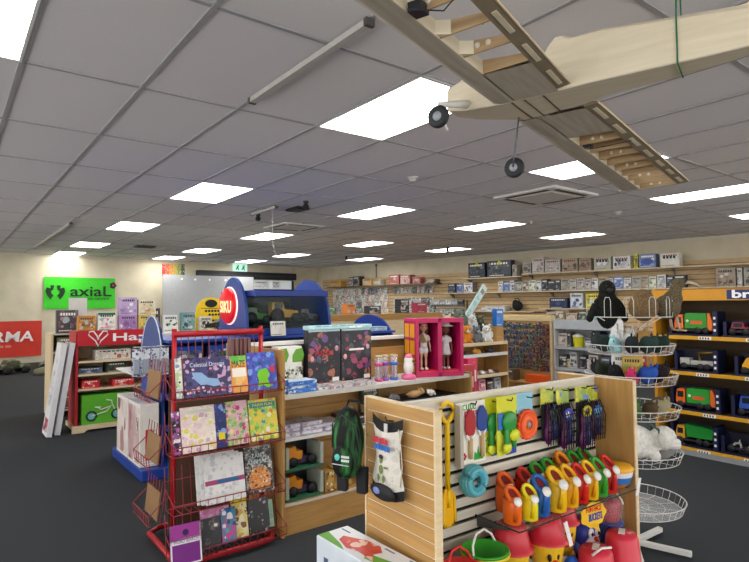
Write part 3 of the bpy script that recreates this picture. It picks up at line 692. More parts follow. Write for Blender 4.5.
# pockets on the side towards the aisle
for z in (.96, .56, .22):
    b = MB(); r = .0026
    for zz, x in ((z, .99), (z+.06, .985)): b.tube([(x, 3.52, zz), (x, 3.86, zz)], r*1.3, RDW, 5)
    for i in range(7):
        y = 3.52+i*.057; b.tube([(.985, y, z+.06), (.99, y, z), (1.06, y, z), (1.085, y, z+.24)], r, RDW, 4)
    for y in (3.52, 3.86): b.tube([(.985, y, z+.06), (1.075, y, z+.14), (1.12, y, z+.16)], r*1.3, RDW, 5)
    b.build('side_pocket', t)
    b = MB(); b.box(-.004, .004, 3.58, 3.84, 0, .17, CARD, Matrix.Translation((1.055, 0, z+.004)) @ Matrix.Rotation(.11, 4, 'Y')); b.build('pocket_board', t)
def book(name, lab, x0, x1, z, h, y, cols, scale, rz=0, th=.012, tilt=.22, title=None, panel=None, edge='e8e6e0', grp=None, stretch=(1, 1, 1)):
    w_ = x1-x0
    t = thing(name, lab, 'book', ((x0+x1)/2, y, z), 0, grp, rot=(-tilt, 0, rz))
    b = MB(); b.box(-w_/2+.003, w_/2-.002, -th+.001, -.001, .003, h-.003, M(edge)); b.build('pages', t)
    b = MB(); cm = art(cols, scale, .5, stretch) if len(cols) > 1 else M(cols[0])
    b.box(-w_/2, w_/2, -th-.001, -th+.001, 0, h, cm); b.box(-w_/2, w_/2, -.001, .001, 0, h, cm); b.box(-w_/2, -w_/2+.002, -th, 0, 0, h, cm); b.build('cover', t)
    if panel:
        for (px0, px1, pz0, pz1, pc) in panel:
            b = MB(); b.box(-w_/2+px0*w_, -w_/2+px1*w_, -th-.0016, -th-.0009, pz0*h, pz1*h, M(pc)); b.build('cover_panel', t)
    if title:
        for (s, cx, cz, tw, thh, tc) in title:
            lettering(s, tw*w_, thh*h, M(tc), t, (-w_/2+cx*w_, -th-.0018, cz*h), depth=.0005)
    return t
z1 = .9905
book('activity_book', 'narrow pale green book edge at the left of the rack top tier', 1.10, 1.137, z1, .24, 3.37, ['dfe8d0', 'b8c890', '8a8ac0', 'f0ece0', '3a4a3a'], 40, grp=None)
t = book('activity_book', 'large dark blue and purple book with a pale blue animal, top tier of the rack', 1.145, 1.438, z1, .237, 3.358, ['3a3560', '2c2a4c', '4a4a86', '2a2440', '3a3560', 'c8a0b8'], 34,
     title=[('Celestial Dreams', .5, .82, .74, .11, 'd8d8f0')])
b = MB(); pb = M('8fb0d8', .5)
b.prism([(-.1, .15), (-.04, .145), (.0, .11), (.06, .1), (.08, .06), (.03, .055), (-.01, .07), (-.05, .07), (-.09, .11)], -.0145, -.0135, pb); b.build('animal_print', t)
b = MB(); b.prism([(.06, .1), (.11, .115), (.12, .15), (.1, .16), (.085, .12), (.06, .13)], -.0145, -.0135, M('c8a0c0')); b.build('wing_print', t)
b = MB()
for k in range(14):
    b = MB(); b.ell((rnd.uniform(-.13, .13), -.014, rnd.choice([rnd.uniform(.02, .06), rnd.uniform(.02, .06), rnd.uniform(.15, .18)])), (.009, .0006, .008), M(rnd.choice(['e8c0d0', 'e6e0f0', 'd88aa8'])), u=8, v=5); b.build('flower_print', t)
book('activity_book', 'orange and green book with tall dark letters, top tier of the rack', 1.445, 1.555, z1, .232, 3.372, ['f0a050', 'f0c070', '7ac050', 'e88a40', '5ab848'], 14, title=[('MAZE', .5, .78, .8, .18, '2c2620')], panel=[(.08, .92, .42, .66, 'f4ece0')])
t = book('activity_book', 'blue book with a green lizard on the cover, top tier of the rack', 1.562, 1.765, z1, .245, 3.374, ['4a5ac0', '6a7ad8', '3a3a9a', '7a9ad8', '2a9a9a', '5a4ab0'], 34, title=[('PUZZLES', .5, .72, .62, .1, '0f6a78')])
b = MB(); b.prism([(-.02, .13), (.03, .14), (.05, .1), (.03, .06), (.06, .02), (.03, .01), (.0, .03), (-.04, .02), (-.03, .06), (-.04, .1)], -.0145, -.0135, M('7ac828')); b.build('lizard_print', t)
b = MB(); b.box(.055, .09, -.0145, -.0135, .11, .15, M('c83048')); b.build('price_flash', t)
z2 = .6655
book('comic_book', 'narrow black and pink comic book edge at the left of the second tier', 1.08, 1.123, z2, .25, 3.36, ['2a2030', 'e8d8e8', 'b05aa8', '1a1820', 'f0e8f0'], 40)
book('activity_book', 'pale pink and yellow book with round doodles, second tier of the rack', 1.13, 1.338, z2, .268, 3.353, ['f0e8d8', 'f0d8d0', 'e8c8d0', 'e6d860', 'f4f0e4', 'd8a8c8'], 34, panel=[(.1, .9, .84, .92, 'e2dcd0')])
book('activity_book', 'narrow dark blue book with a yellow circle, second tier of the rack', 1.345, 1.412, z2, .265, 3.362, ['2a3a8a', '3a5ab0', '1f2a60', '8aa8e0'], 30, panel=[(.2, .8, .18, .34, 'f0d820')])
book('activity_book', 'pink and green book with small pictures, second tier of the rack', 1.418, 1.562, z2, .27, 3.366, ['e8b8c8', 'c83a7a', '8ac84a', 'f0d8a0', 'd86aa0', '5aa858', 'e8e0d8'], 32)
book('activity_book', 'yellow and green farm animal book at the end of the second tier', 1.572, 1.772, z2, .262, 3.37, ['e8d040', '6ab848', 'a0d060', 'f0ecd8', 'd8883a', '3a8aa8', 'f0e8a0'], 28, panel=[(.04, .96, .8, .93, '3f8e8c')], title=[('FARM FUN', .5, .865, .7, .07, 'f0e060')])
z3 = .3355
for i, (x0, dy) in enumerate(((1.232, .012), (1.252, -.008), (1.272, -.028))):
    book('colouring_book', ['pale grey colouring book, rearmost of three in the third tier', 'pale grey colouring book, middle one of three in the third tier', 'grey colouring book with a pink and blue band, front of three, third tier'][i], x0, x0+.255, z3+.0, .288-.006*i, 3.372+dy, ['e8e8e8', 'dcdce0', 'e8e8e8', 'c8ccd0'], 40, panel=[(.0, 1, .40, .5, 'b04a7a'), (.3, .85, .41, .49, '2f7ab0')] if i == 2 else None)
book('activity_book', 'black animal book with an orange leopard, third tier of the rack', 1.545, 1.735, z3, .29, 3.365, ['15171c', '1c2028', 'd8d4c8', '15171c', '8a9098'], 60, title=[('ZANY', .5, .80, .5, .09, 'c8e0e8'), ('ANIMALS', .5, .67, .85, .1, 'c8e0e8')])
o = COL.objects[-1]
bk = [q for q in COL.objects if q.get('label', '').startswith('black animal book')][0]
b = MB(); b.prism([(-.07, .02), (.07, .02), (.075, .1), (.05, .15), (.0, .16), (-.05, .15), (-.075, .1)], -.0145, -.0135, art(['d8803a', '2a1c14', 'e8a860', 'f0d8b8', 'c86a28'], 75)); b.build('leopard_print', bk)
z4 = .0905
t = book('puzzle_book', 'purple word search book leaning at the front of the floor tier', 1.04, 1.215, z4-.03, .22, 3.262, ['7a2a86'], 10, rz=R(-4), edge='f0ecf0', panel=[(.0, 1, .62, 1, 'a03a96'), (.0, 1, .52, .66, 'e8e2ea'), (0, .05, 0, 1, 'efe9f0'), (.95, 1, 0, 1, 'efe9f0'), (0, 1, 0, .04, 'efe9f0')], title=[('WORD SEARCH', .5, .59, .8, .08, '4a2a58')])
b = MB(); b.prism([(.018*math.cos(a), .175+.018*math.sin(a)) for a in [k*PI/8 for k in range(16)]], -.015, -.0135, M('3a1c5a')); b.build('badge_print', t)
book('puzzle_book', 'dark grey book in the floor tier beside the purple word search book', 1.235, 1.355, z4, .17, 3.315, ['4a4a50', '5a5a60', '3a3a40', '7a706a'], 14, panel=[(.68, .85, .68, .78, 'e8e8e8')])
book('picture_book', 'pink book partly behind the dark grey book in the floor tier', 1.25, 1.43, z4, .215, 3.345, ['d090b8', 'e0a8c8', 'c070a0', '7a5aa0', 'f0d0e0'], 22)
book('picture_book', 'teal and pink book with a cartoon scene in the floor tier', 1.365, 1.46, z4, .20, 3.325, ['2a8aa8', '4ab0c0', 'd04a90', '2a5a9a', 'e8e0e8', '3a9a8a'], 26)
book('picture_book', 'yellow book with brown pictures in the floor tier', 1.445, 1.55, z4, .235, 3.352, ['e8d880', 'd8b060', 'f0ecc8', '8a5a40', 'e0c840'], 24, panel=[(.0, 1, .86, 1, 'e6dc2a')])
book('picture_book', 'black book with small floral drawings at the end of the floor tier', 1.555, 1.70, z4, .205, 3.347, ['15161a', '1c1e22', '15161a', 'b09aa8', '5a6a60', '15161a'], 42, rz=R(3))
book('picture_book', 'pale green book peeking from behind the black floral book', 1.60, 1.745, z4, .17, 3.385, ['a8c8a8', 'c8d8c0', '8ab0a0'], 20)
# stack of packs behind the mesh above the top tier
for i in range(5):
    carton('booklet', f'upright brown booklet behind the red mesh, {ORD[i]} from the red right post', 'booklet', (.022, .07, .13), (1.655-i*.03, 3.6, 1.19), 0, M(['7a5a5a', '8a6a62', '6a4a4c', '94706a', '7a5c58'][i]), M('8a6a64'), 'brown booklets behind the red mesh')
b = MB(); b.box(1.2, 1.71, 3.57, 3.638, 1.176, 1.186, RDW); b.build('top_ledge', [q for q in COL.objects if q.name == 'book_rack'][0])
# ------------------------------------------------------------------ middle wooden gondola
t = thing('shelf_gondola', 'wooden slat-backed shelf gondola with a puzzle-laden top deck', 'gondola', (0, 0, 0))
for x in (1.795, 3.62):
    b = MB(); b.box(x, x+.022, 3.36, 4.3, 0, 1.24 if x < 2 else .95, MAPLEZ); b.build('end_panel', t, bevel=.002)
b = MB()
z = .2
while z < 1.1: b.box(1.82, 3.615, 3.78, 3.8, z, z+.136, MAPLE); z += .14
b.box(1.82, 3.615, 3.8, 3.81, .2, 1.24, M('5c482c')); b.build('back_panel', t)
b = MB(); b.box(1.82, 3.64, 3.785, 3.90, 1.241, 1.265, WHITE); b.build('top_cap', t)
b = MB(); b.box(1.818, 3.64, 3.38, 3.778, .905, .935, M('dedcd6')); b.build('top_deck', t, bevel=.003)
b = MB(); b.box(1.818, 3.64, 3.372, 3.379, .905, .936, M('cfcac0', .3)); b.build('deck_edge', t)
b = MB(); b.box(1.818, 2.7, 3.44, 3.778, .605, .625, WHITE); b.build('shelf_board', t)
b = MB(); b.box(2.7, 3.618, 3.30, 3.778, .735, .755, M('3a3a3c')); b.build('shelf_board', t)
b = MB(); b.box(1.818, 3.618, 3.40, 3.778, .18, .2, MAPLE); b.build('base_deck', t)
b = MB(); b.box(1.818, 3.618, 3.384, 3.40, 0, .205, MAPLE); b.build('kick_panel', t)
b = MB(); b.box(1.818, 3.618, 3.378, 3.384, .19, .207, M('cfcac0', .3)); b.build('kick_edge', t)
DK = .9365
# puzzle posters
def puzzle(x, lab, ext):
    t = thing('jigsaw_box', lab, 'box', (x, 3.66, DK), 0, 'large dark jigsaw boxes')
    b = MB(); b.box(-.147, .147, -.03, .03, 0, .415, M('1e1c24')); b.build('carton', t, bevel=.002)
    b = MB(); b.box(-.143, .143, -.032, -.029, .004, .40, art(['1c1e26', 'a04a6a', '26262e', '3a5a50', '6a4a80', '2a2a30', 'a86a50', '3a3a44', '8a3a50'], 20)); b.build('cover_print', t)
    b = MB(); b.box(-.142, .142, -.031, .031, .402, .417, M('bcd8dc')); b.build('top_band', t)
    if ext:
        b = MB(); b.box(-.07, .07, -.0335, -.032, .245, .26, M('f0ecec')); b.build('title_strip', t)
    else: lettering('PUZZLE', .16, .035, M('d8283a'), t, (0, -.033, .24))
    b = MB(); b.box(.07, .13, -.0335, -.032, .02, .05, M('f0eef0')); b.build('price_label', t)
    for bx, bz, bc in ((.11, .27, 'c8a0b0'), (-.11, .2, 'e0a0a0')):
        b = MB(); b.ell((bx, -.032, bz), (.017, .003, .021), M(bc)); b.build('badge_print', t)
puzzle(2.30, 'large dark jigsaw box with a red title on the top deck, beside blue packs', False)
puzzle(2.60, 'large dark jigsaw box with a white title strip on the top deck', True)
carton('jigsaw_box', 'flat jigsaw box with teal and white lid lying across the dark jigsaw boxes', 'box', (.6, .075, .03), (2.45, 3.66, DK+.4185), 0, M('a8d4dc'), artt(['a8d4dc', 'e8f0f0', 'a8d4dc', '7ab8c4'], 8), bevel=.002)
t = carton('playset_box', 'white box with green dinosaurs and dark rocks on the top deck', 'box', (.2, .1, .3), (2.02, 3.71, DK), 0, M('e8e8e2'), M('eceee6'))
b = MB()
for x, z in ((-.06, .24), (.07, .235)): b.prism([(x-.05, z-.05), (x+.03, z-.05), (x+.05, z), (x+.03, z+.05), (x-.02, z+.045), (x-.05, z)], -.053, -.051, M('6aa838'))
b.build('green_print', t)
b = MB(); b.box(-.1, .105, -.0525, -.051, .04, .15, art(['eceee6', '2a2a26', '6a6a60', 'eceee6', '4a5a3a'], 45)); b.build('rock_print', t)
cb = art(['2a6ac0', '3a80d0', 'd8e8f4', '2a6ac0'], 22)
for i in range(3):
    carton('craft_pack', f'blue and white flat box, {["bottom","middle","top"][i]} of the small pile on the top deck', 'box', (.24, .14, .026), (1.965+.004*i, 3.47, DK+i*.0275), R(2*i), M('2f74c8'), cb, 'pile of blue flat boxes', top=M('cfe0f0'))
for i in range(2):
    carton('craft_pack', f'white and blue small box beside the wooden rack end, {["lower","upper"][i]} one', 'box', (.045, .1, .05), (1.845, 3.45, DK+i*.0515), 0, M('dfe6ee'), cb, 'small boxes by the wooden end')
fm = [art(['c8c0c4', '8a8090', 'e0dce0', '6a7a88', 'b08a98'], 30), art(['b8b0a0', '6a6458', 'd8d4c8', '8a5a50', '9aa090'], 30)]
k = 0
for i in range(5):
    for j in range(2):
        carton('bead_kit', f'flat clear-lidded craft kit lying on the top deck, {ORD[i]} from the blue pile, {["front","rear"][j]} row', 'box', (.095, .085, .022+.004*((i+j) % 2)), (2.15+i*.105, 3.435+j*.095, DK), R(rnd.uniform(-5, 5)), M('b8b4b8'), fm[k % 2], 'flat craft kits on the top deck', top=fm[k % 2]); k += 1
for i in range(3):
    t = thing('pencil_tube', f'clear tube of {["pink","violet","blue"][i]} capped pencils standing on the top deck', 'pencil tube', (2.72+i*.078, 3.50+.02*(i % 2), DK), 0, 'clear pencil tubes')
    cc = M(['d04a8a', '8a4ab0', '3a6ac8'][i], .4)
    b = MB(); b.lathe([(.031, .0), (.031, .19)], M('dfe6e8', .1, 0, 0, .3), n=16); b.build('tube', t)
    b = MB()
    for k in range(6): b.tube([(.016*math.cos(k), .016*math.sin(k), .004), (.018*math.cos(k), .018*math.sin(k), .16)], .006, M(['c84a6a', 'e8e0d0', 'd88a9a', '6a8ac0', 'e8c0a0', 'b06ab0'][(k+i) % 6]), 5)
    b.build('pencils', t)
    b = MB(); b.lathe([(.033, .12), (.033, .145)], cc, n=16); b.build('band', t)
    b = MB(); b.lathe([(.032, .001), (.033, .02)], cc, n=16); b.build('base_cap', t)
    b = MB(); b.lathe([(.032, .19), (.032, .2), (.02, .203)], M('c8b890'), n=16); b.build('lid', t)
# round white toy with pink top
t = thing('toy_bird', 'round white toy with pink base and cap beside the magenta doll case', 'toy', (2.99, 3.45, DK), R(15))
blob('body', [((0, 0, .1), (.045, .042, .075)), ((0, 0, .15), (.04, .038, .04))], M('f0ece8', .4), t, .008)
b = MB(); b.lathe([(.058, 0), (.06, .025), (.045, .04)], M('e06a9a', .4), n=18); b.build('base', t)
blob('cap', [((0, 0, .18), (.034, .033, .022)), ((-.02, 0, .195), (.014, .014, .012)), ((.02, 0, .195), (.014, .014, .012))], M('e8829a', .5), t, .006)
for x in (-.014, .014):
    b = MB(); b.ell((x+.02, -.04, .145), (.007, .004, .012), BLACK); b.build('eye', t)
b = MB(); b.ell((.02, -.043, .118), (.008, .006, .006), BLACK); b.build('beak', t)
# magenta doll case
DC = 'b81758'
t = thing('doll_case', 'magenta two-door doll display case with yellow panes on its side', 'doll case', (3.09, 3.475, DK), R(-20))
MG = M(DC, .35); CW = .43
b = MB(); b.box(0, CW, 0, .27, 0, .03, MG); b.build('base', t, bevel=.003)
b = MB(); b.box(0, CW, 0, .27, .46, .485, M('d83a78', .35)); b.build('top', t, bevel=.003)
b = MB(); b.box(0, CW, .255, .27, .03, .46, M('5a0c30', .5)); b.build('back', t)
for x in (0, .206, .412):
    b = MB(); b.box(x, x+.018, 0, .255, .03, .46, MG); b.build('partition', t)
b = MB()
for x0, x1 in ((0, .026), (.196, .234), (.404, CW)): b.box(x0, x1, -.014, 0, 0, .485, MG)
for z0, z1 in ((0, .035), (.45, .485)): b.box(.026, .404, -.014, 0, z0, z1, MG)
b.build('front_frame', t)
for j in range(3):
    for i in range(2):
        b = MB(); b.box(-.003, 0, .025+i*.125, .12+i*.125, .045+j*.14, .16+j*.14, M('f0a818', .4)); b.build('side_pane', t)
b = MB(); b.box(.018, .412, .03, .25, .0305, .045, M('e8425a', .4)); b.build('inner_step', t)
def DCP(x, y):
    c, s_ = math.cos(R(-20)), math.sin(R(-20)); return 3.09+c*x-s_*y, 3.475+s_*x+c*y
def doll(x, y, z, s, lab, skin, hair, top, bottom, hat=None):
    t = thing('fashion_doll', lab, 'doll', (x, y, z), R(-25)); t.scale = (s*1.4, s*1.3, s*1.06)
    sk = M(skin, .5)
    body = [((0, 0, .62), (.055, .04, .1)), ((0, 0, .5), (.05, .038, .07)), ((0, 0, .74), (.022, .022, .05))]
    for q in (-1, 1):
        body += [((q*.035, 0, .34), (.028, .028, .14)), ((q*.037, 0, .15), (.022, .022, .13)), ((q*.038, -.02, .025), (.022, .045, .02)),
                 ((q*.075, 0, .62), (.02, .02, .09), (0, q*-.25, 0)), ((q*.098, -.01, .48), (.016, .016, .09), (0, q*-.1, 0)), ((q*.104, -.015, .385), (.014, .016, .03))]
    body += [((0, 0, .86), (.066, .064, .078)), ((0, -.015, .82), (.045, .045, .045)), ((0, -.066, .85), (.009, .012, .012))]
    blob('body', body, sk, t, .012, smooth=2)
    blob('hair', [((0, .022, .885), (.077, .066, .078)), ((0, .03, .80), (.07, .045, .1)), ((-.06, .02, .8), (.022, .03, .09)), ((.06, .02, .8), (.022, .03, .09))], M(hair, .6), t, .012, smooth=2)
    for q in (-1, 1):
        b = MB(); b.ell((q*.024, -.062, .868), (.009, .005, .011), M('20242c')); b.build('eye', t)
    b = MB(); b.ell((0, -.063, .815), (.014, .005, .004), M('b0485a')); b.build('mouth', t)
    tp = M(top, .8)
    blob('top_garment', [((0, 0, .63), (.066, .05, .11)), ((-.075, 0, .64), (.03, .03, .07), (0, .25, 0)), ((.075, 0, .64), (.03, .03, .07), (0, -.25, 0)), ((0, 0, .53), (.062, .048, .06))], tp, t, .012, smooth=2)
    if bottom[0] == 'shorts':
        blob('shorts', [((0, 0, .49), (.062, .05, .06)), ((-.037, 0, .39), (.04, .038, .08)), ((.037, 0, .39), (.04, .038, .08))], M(bottom[1], .8), t, .012, smooth=2)
    else:
        b = MB(); b.lathe([(.055, .55), (.065, .48), (.085, .36), (.09, .31), (.075, .31)], M(bottom[1], .8), n=16, sy=.8); b.build('skirt', t)
    for q in (-1, 1):
        b = MB(); b.ell((q*.038, -.018, .03), (.03, .055, .032), M('e6e4e4', .6)); b.build('shoe', t)
    if hat:
        b = MB(); b.lathe([(.06, .96), (.135, .925), (.14, .93), (.07, .955), (.062, 1.0), (.03, 1.02)], M(hat, .7), n=18); b.build('hat', t)
    return t
d1 = doll(*DCP(.112, .10), DK+.0465, .40, 'doll in white top, beige vest and pale shorts inside the magenta case', 'd8a890', '5a3c30', 'eadfd6', ('shorts', 'dfe6e8'))
b = MB(); b.prism([(-.06, .72), (-.02, .72), (.03, .56), (-.03, .54), (-.062, .6)], -.066, -.056, M('8a7a50', .8)); b.build('vest', d1)
blob('headband', [((0, 0, .925), (.07, .07, .02))], M('e8a0b0', .6), d1, .012, smooth=1)
d2 = doll(*DCP(.318, .10), DK+.0465, .375, 'darker-skinned doll in a white dress and white brimmed hat in the magenta case', '8a5a44', '2c1e1a', 'e4e6ea', ('skirt', 'e2e4e8'), 'eef0f4')
# lower boards, left bay
pv = art(['e8e4f0', 'b8a8d0', 'f0eef4', '8a8aa8', 'd8d0e8', 'c8c0c8'], 26)
k = 0
for j in range(3):
    for i in range(3):
        if j == 2 and i == 2: continue
        carton('craft_bag', f'white and lilac flat craft bag, {["bottom","middle","top"][j]} of the {ORD[i]} pile from the wooden end', 'bag', (.17, .2, .026), (1.92+i*.185, 3.58+rnd.uniform(-.015, .015), .6265+j*.0275), R(rnd.uniform(-7, 7)), M('dcd6e6'), pv, 'flat craft bags under the puzzles', top=pv, bevel=.006)
carton('craft_bag', 'dark plum craft pack at the end of the shelf under the puzzles', 'bag', (.2, .24, .07), (2.52, 3.6, .6265), R(4), M('4a3448'), artt(['4a3448', '8a6a80', '2a2028', 'b8a0b0'], 26), top=art(['4a3448', '8a6a80', '2a2028', 'b8a0b0'], 26))
def truckbox(z, lab):
    t = thing('truck_box', lab, 'box', (2.005, 3.52, z), 0, 'open-front toy truck boxes'); g = M('2c6448', .5)
    b = MB(); b.box(-.15, .15, -.1, .1, 0, .02, g); b.build('tray', t)
    b = MB(); b.box(-.15, .15, .09, .1, .02, .2, M('23222c')); b.box(-.15, .15, -.02, .1, .19, .2, M('2a2834')); b.build('back_card', t)
    for x in (-.15, .125):
        b = MB(); b.box(x, x+.025, -.1, .09, .02, .165, M('a8b0a4', .4)); b.build('side_card', t)
    b = MB(); b.prism([(-.11, .03), (.11, .03), (.11, .07), (.0, .08), (-.02, .11), (-.11, .11)], -.05, .03, M('3a2c4c', .4)); b.build('truck_chassis', t, bevel=.004)
    b = MB(); b.prism([(-.12, .07), (.0, .06), (.01, .12), (-.04, .125), (-.05, .16), (-.11, .15)], -.06, .02, M('d8881e', .4)); b.build('truck_cab', t, bevel=.004)
    for x in (-.075, .075):
        b = MB(); b.lathe([(.01, -.02), (.032, -.018), (.032, .018), (.01, .02)], M('16161a'), T=Matrix.Translation((x, -.062, .054)) @ Matrix.Rotation(PI/2, 4, 'X'), n=14); b.build('wheel', t)
truckbox(.2015, 'open green-edged box with an orange and purple toy truck, lower of two')
truckbox(.4025, 'open green-edged box with an orange and purple toy truck, upper of two')
gm = art(['c8a050', 'e8d8a0', '8a6030', 'f0e8d0', 'b08838', '5a4428'], 30)
for i in range(3):
    carton('gift_box', f'gold and cream gift box on the base board, {ORD[i]} from the toy truck boxes', 'box', (.075, .1, .14+.012*i), (2.21+i*.085, 3.47+.015*i, .2085), R(rnd.uniform(-6, 6)), M('b8924a'), gm, 'gold gift boxes on the base board')
# lower board, right bay, behind the near gondola
t = carton('storage_tray', 'dark navy open tray on the lower board under the doll case', 'tray', (.56, .22, .03), (2.99, 3.42, .756), 0, M('232b3c', .5), M('1f2838'))
def soft(name, lab, x, y, z, parts, col, rz=0, eyes=(), vox=.012, grp=None, cat='soft toy', nose=None, extra=()):
    t = thing(name, lab, cat, (x, y, z), rz, grp)
    blob('body', parts, col if not isinstance(col, str) else M(col, .9), t, vox)
    for e in eyes:
        b = MB(); b.ell(e, (.007, .006, .008), BLACK); b.build('eye', t)
    if nose:
        b = MB(); b.ell(nose[0], nose[1], M(nose[2], .4)); b.build('nose', t)
    for nm, ps, c in extra: blob(nm, ps, M(c, .9), t, vox)
    return t
PUP = [((0, 0, .05), (.09, .05, .045)), ((-.09, -.01, .07), (.045, .042, .042)), ((-.13, -.012, .06), (.025, .022, .02)), ((-.06, -.03, .02), (.018, .02, .02)), ((.06, -.03, .02), (.018, .02, .02)), ((.1, 0, .05), (.03, .014, .012))]
def pup(lab, x, y, z, c, s=1, rz=0, grp=None, ear=None):
    t = thing('soft_toy', lab, 'soft toy', (x, y, z), rz, grp); t.scale = (s, s, s)
    blob('body', PUP, M(c, .95), t, .012)
    for q in (-1, 1):
        blob('ear', [((-.075, q*.035-.005, .1), (.014, .008, .026))], M(ear or c, .95), t, .008)
        b = MB(); b.ell((-.122, q*.018-.01, .082), (.005, .005, .006), BLACK); b.build('eye', t)
    b = MB(); b.ell((-.153, -.012, .064), (.008, .01, .007), BLACK); b.build('nose', t)
    return t
pup('tan soft toy lying in the tray under the magenta doll case', 3.0, 3.40, .7875, 'c0986a', .72, R(170))
pup('grey soft toy lying at the near end of the navy tray', 2.81, 3.41, .7875, '77757a', .55, R(10))
pup('cream soft toy lying at the far end of the navy tray', 3.19, 3.40, .7875, 'e2dcd0', .55, R(20))
carton('picture_frame_box', 'small dark picture box standing near the front of the wooden gondola behind the slat end', 'box', (.17, .05, .11), (2.74, 3.66, .756), 0, M('3a4438'), artt(['3a4438', '8a8a7a', 'c8c4b4', '5a4a40'], 26))
# ------------------------------------------------------------------ near slatwall gondola with garden and beach toys
GA = R(-1.7); GO = Vector((1.247, 1.312, 0))
def G(u, v, z): return GO+Vector((math.cos(GA)*u-math.sin(GA)*v, math.sin(GA)*u+math.cos(GA)*v, z))
g = thing('slatwall_gondola', 'low slatwall gondola with wooden end panels hung with garden and beach toys', 'gondola', GO, GA)
GH = 1.2; PT = .0468
b = MB(); b.box(.004, .016, .003, .387, 0, GH-.004, ALU)
z = GH
while z > .03:
    b.box(0, .02, .006, .384, max(z-PT*1.0+.005, .01), z, MAPLEY); z -= PT
b.build('end_panel', g)
b = MB(); b.box(-.003, .024, -.004, .006, 0, GH+.003, PALEW); b.box(-.003, .024, .384, .392, 0, GH+.003, PALEW); b.box(-.003, .024, -.004, .392, GH, GH+.005, PALEW); b.build('end_edge_strip', g)
b = MB(); b.box(1.16, 1.178, -.002, .385, 0, GH, MAPLEZ); b.build('end_panel', g)
b = MB(); b.box(1.159, 1.18, -.007, -.002, 0, GH+.003, PALEW); b.box(1.159, 1.18, -.007, .39, GH, GH+.004, PALEW); b.build('end_edge_strip', g)
SL = noise_mat('slat_grey', 'd2cbbc', 'ded7c8', (1, 20, 20), 3, .6)
b = MB(); b.box(.0205, 1.1595, .192, .2, .1, GH-.01, M('15130f', .8))
z = GH-.004; first_ = True
while z > .12:
    b.box(.0205, 1.1595, .184, .1925, z-PT+.0135, z, SL); z -= PT
b.build('slat_panel', g)
b = MB(); b.box(.0205, 1.1595, .182, .215, GH-.004, GH+.001, M('d9d2c4')); b.build('top_rail', g)
b = MB(); b.box(.0205, 1.1595, .2001, .206, .1, GH-.01, SL); b.build('rear_panel', g)
b = MB(); b.box(.0205, 1.1595, -.13, .18, .36, .375, M('8d887e')); b.build('base_shelf', g)
b = MB(); b.box(.0205, .345, -.06, .18, .53, .54, M('b8b4aa')); b.build('base_shelf', g)
b = MB(); b.box(.0205, 1.1595, -.13, .3, 0, .1, M('6b665c')); b.build('plinth', g)
def gthing(name, lab, cat, u, v, z, rz=0, grp=None): return thing(name, lab, cat, G(u, v, z), GA+rz, grp)
def slot_hook(t, z, n=.028):
    b = MB(); b.tube([(0, .0, z), (0, -n, z), (0, -n-.006, z+.012)], .0028, M('2b2a2a', .4), 5); b.build('hook', t)
# yellow spade
t = gthing('toy_spade', 'long yellow toy spade with a looped handle hanging at the end of the slat wall', 'spade', .2, .160, .745)
b = MB(); b.tube([(0, 0, .125), (.001, 0, .36), (0, 0, .375)], .0095, YELLOW, 10); b.build('shaft', t)
b = MB(); b.tube([(0, 0, .37), (-.012, 0, .378), (-.03, .0, .40), (-.033, 0, .42), (-.02, 0, .437), (0, 0, .443), (.02, 0, .437), (.033, 0, .42), (.03, 0, .40), (.012, 0, .378)], .0085, YELLOW, 8, True); b.build('handle', t)
b = MB()
pr = [(-.012, .135), (.012, .135), (.026, .115), (.03, .02), (.018, .0), (-.018, .0), (-.03, .02), (-.026, .115)]
b.prism(pr, -.004, .004, M('f0b41a', .35)); b.tube([(-.026, -.006, .11), (-.03, -.008, .02), (-.016, -.006, .003)], .005, YELLOW, 6); b.tube([(.026, -.006, .11), (.03, -.008, .02), (.016, -.006, .003)], .005, YELLOW, 6); b.tube([(0, -.003, .13), (0, -.005, .07)], .008, YELLOW, 6); b.build('blade', t)
# children's garden tool card with gloves of red and blue
t = gthing('garden_tool_card', 'tall white card of toy trowels with red and blue blades on the slat wall', 'toy set', .317, .158, .952)
b = MB(); b.box(-.078, .075, -.004, .0, 0, .228, M('ebe8dc', .5)); b.build('card', t)
b = MB(); b.box(-.082, -.066, -.03, .0, 0, .224, M('b9b4a6', .4)); b.build('card_side', t)
for x, c, z in ((-.012, 'a81c22', .155), (.05, '1b3f8c', .165)):
    b = MB(); b.prism([(x-.027, z-.03), (x-.018, z-.05), (x+.018, z-.05), (x+.027, z-.02), (x+.025, z+.02), (x+.008, z+.045), (x-.008, z+.045), (x-.025, z+.02)], -.016, -.008, M(c, .4)); b.build('trowel_blade', t, bevel=.002)
    b = MB(); b.tube([(x-.02, -.012, z-.045), (x-.012, -.012, z-.062), (x+.005, -.012, z-.064), (x+.018, -.012, z-.045)], .005, M('f4f2ec'), 6); b.tube([(x, -.012, z-.06), (x, -.012, .02)], .0085, M('c9a877', .5), 8); b.build('trowel_handle', t)
lettering('cute', .07, .026, GREEN, t, (-.01, -.0052, .212)); lettering('plus', .07, .03, M('d02a6a'), t, (.0, -.0052, .187), bold=.01)
b = MB(); b.prism([(.012, .01), (.06, .01), (.055, .04), (.04, .03), (.035, .06), (.028, .03), (.016, .04)], -.006, -.004, GREEN); b.build('grass_print', t)
for x, z in ((-.055, .05), (-.04, .03), (-.065, .028)):
    b = MB()
    for k in range(5): b.ell((x+.008*math.cos(k*1.257), -.005, z+.008*math.sin(k*1.257)), (.006, .002, .006), M('b81c2a'), u=8, v=5)
    b.build('dot_pattern', t)
slot_hook(t, .222)
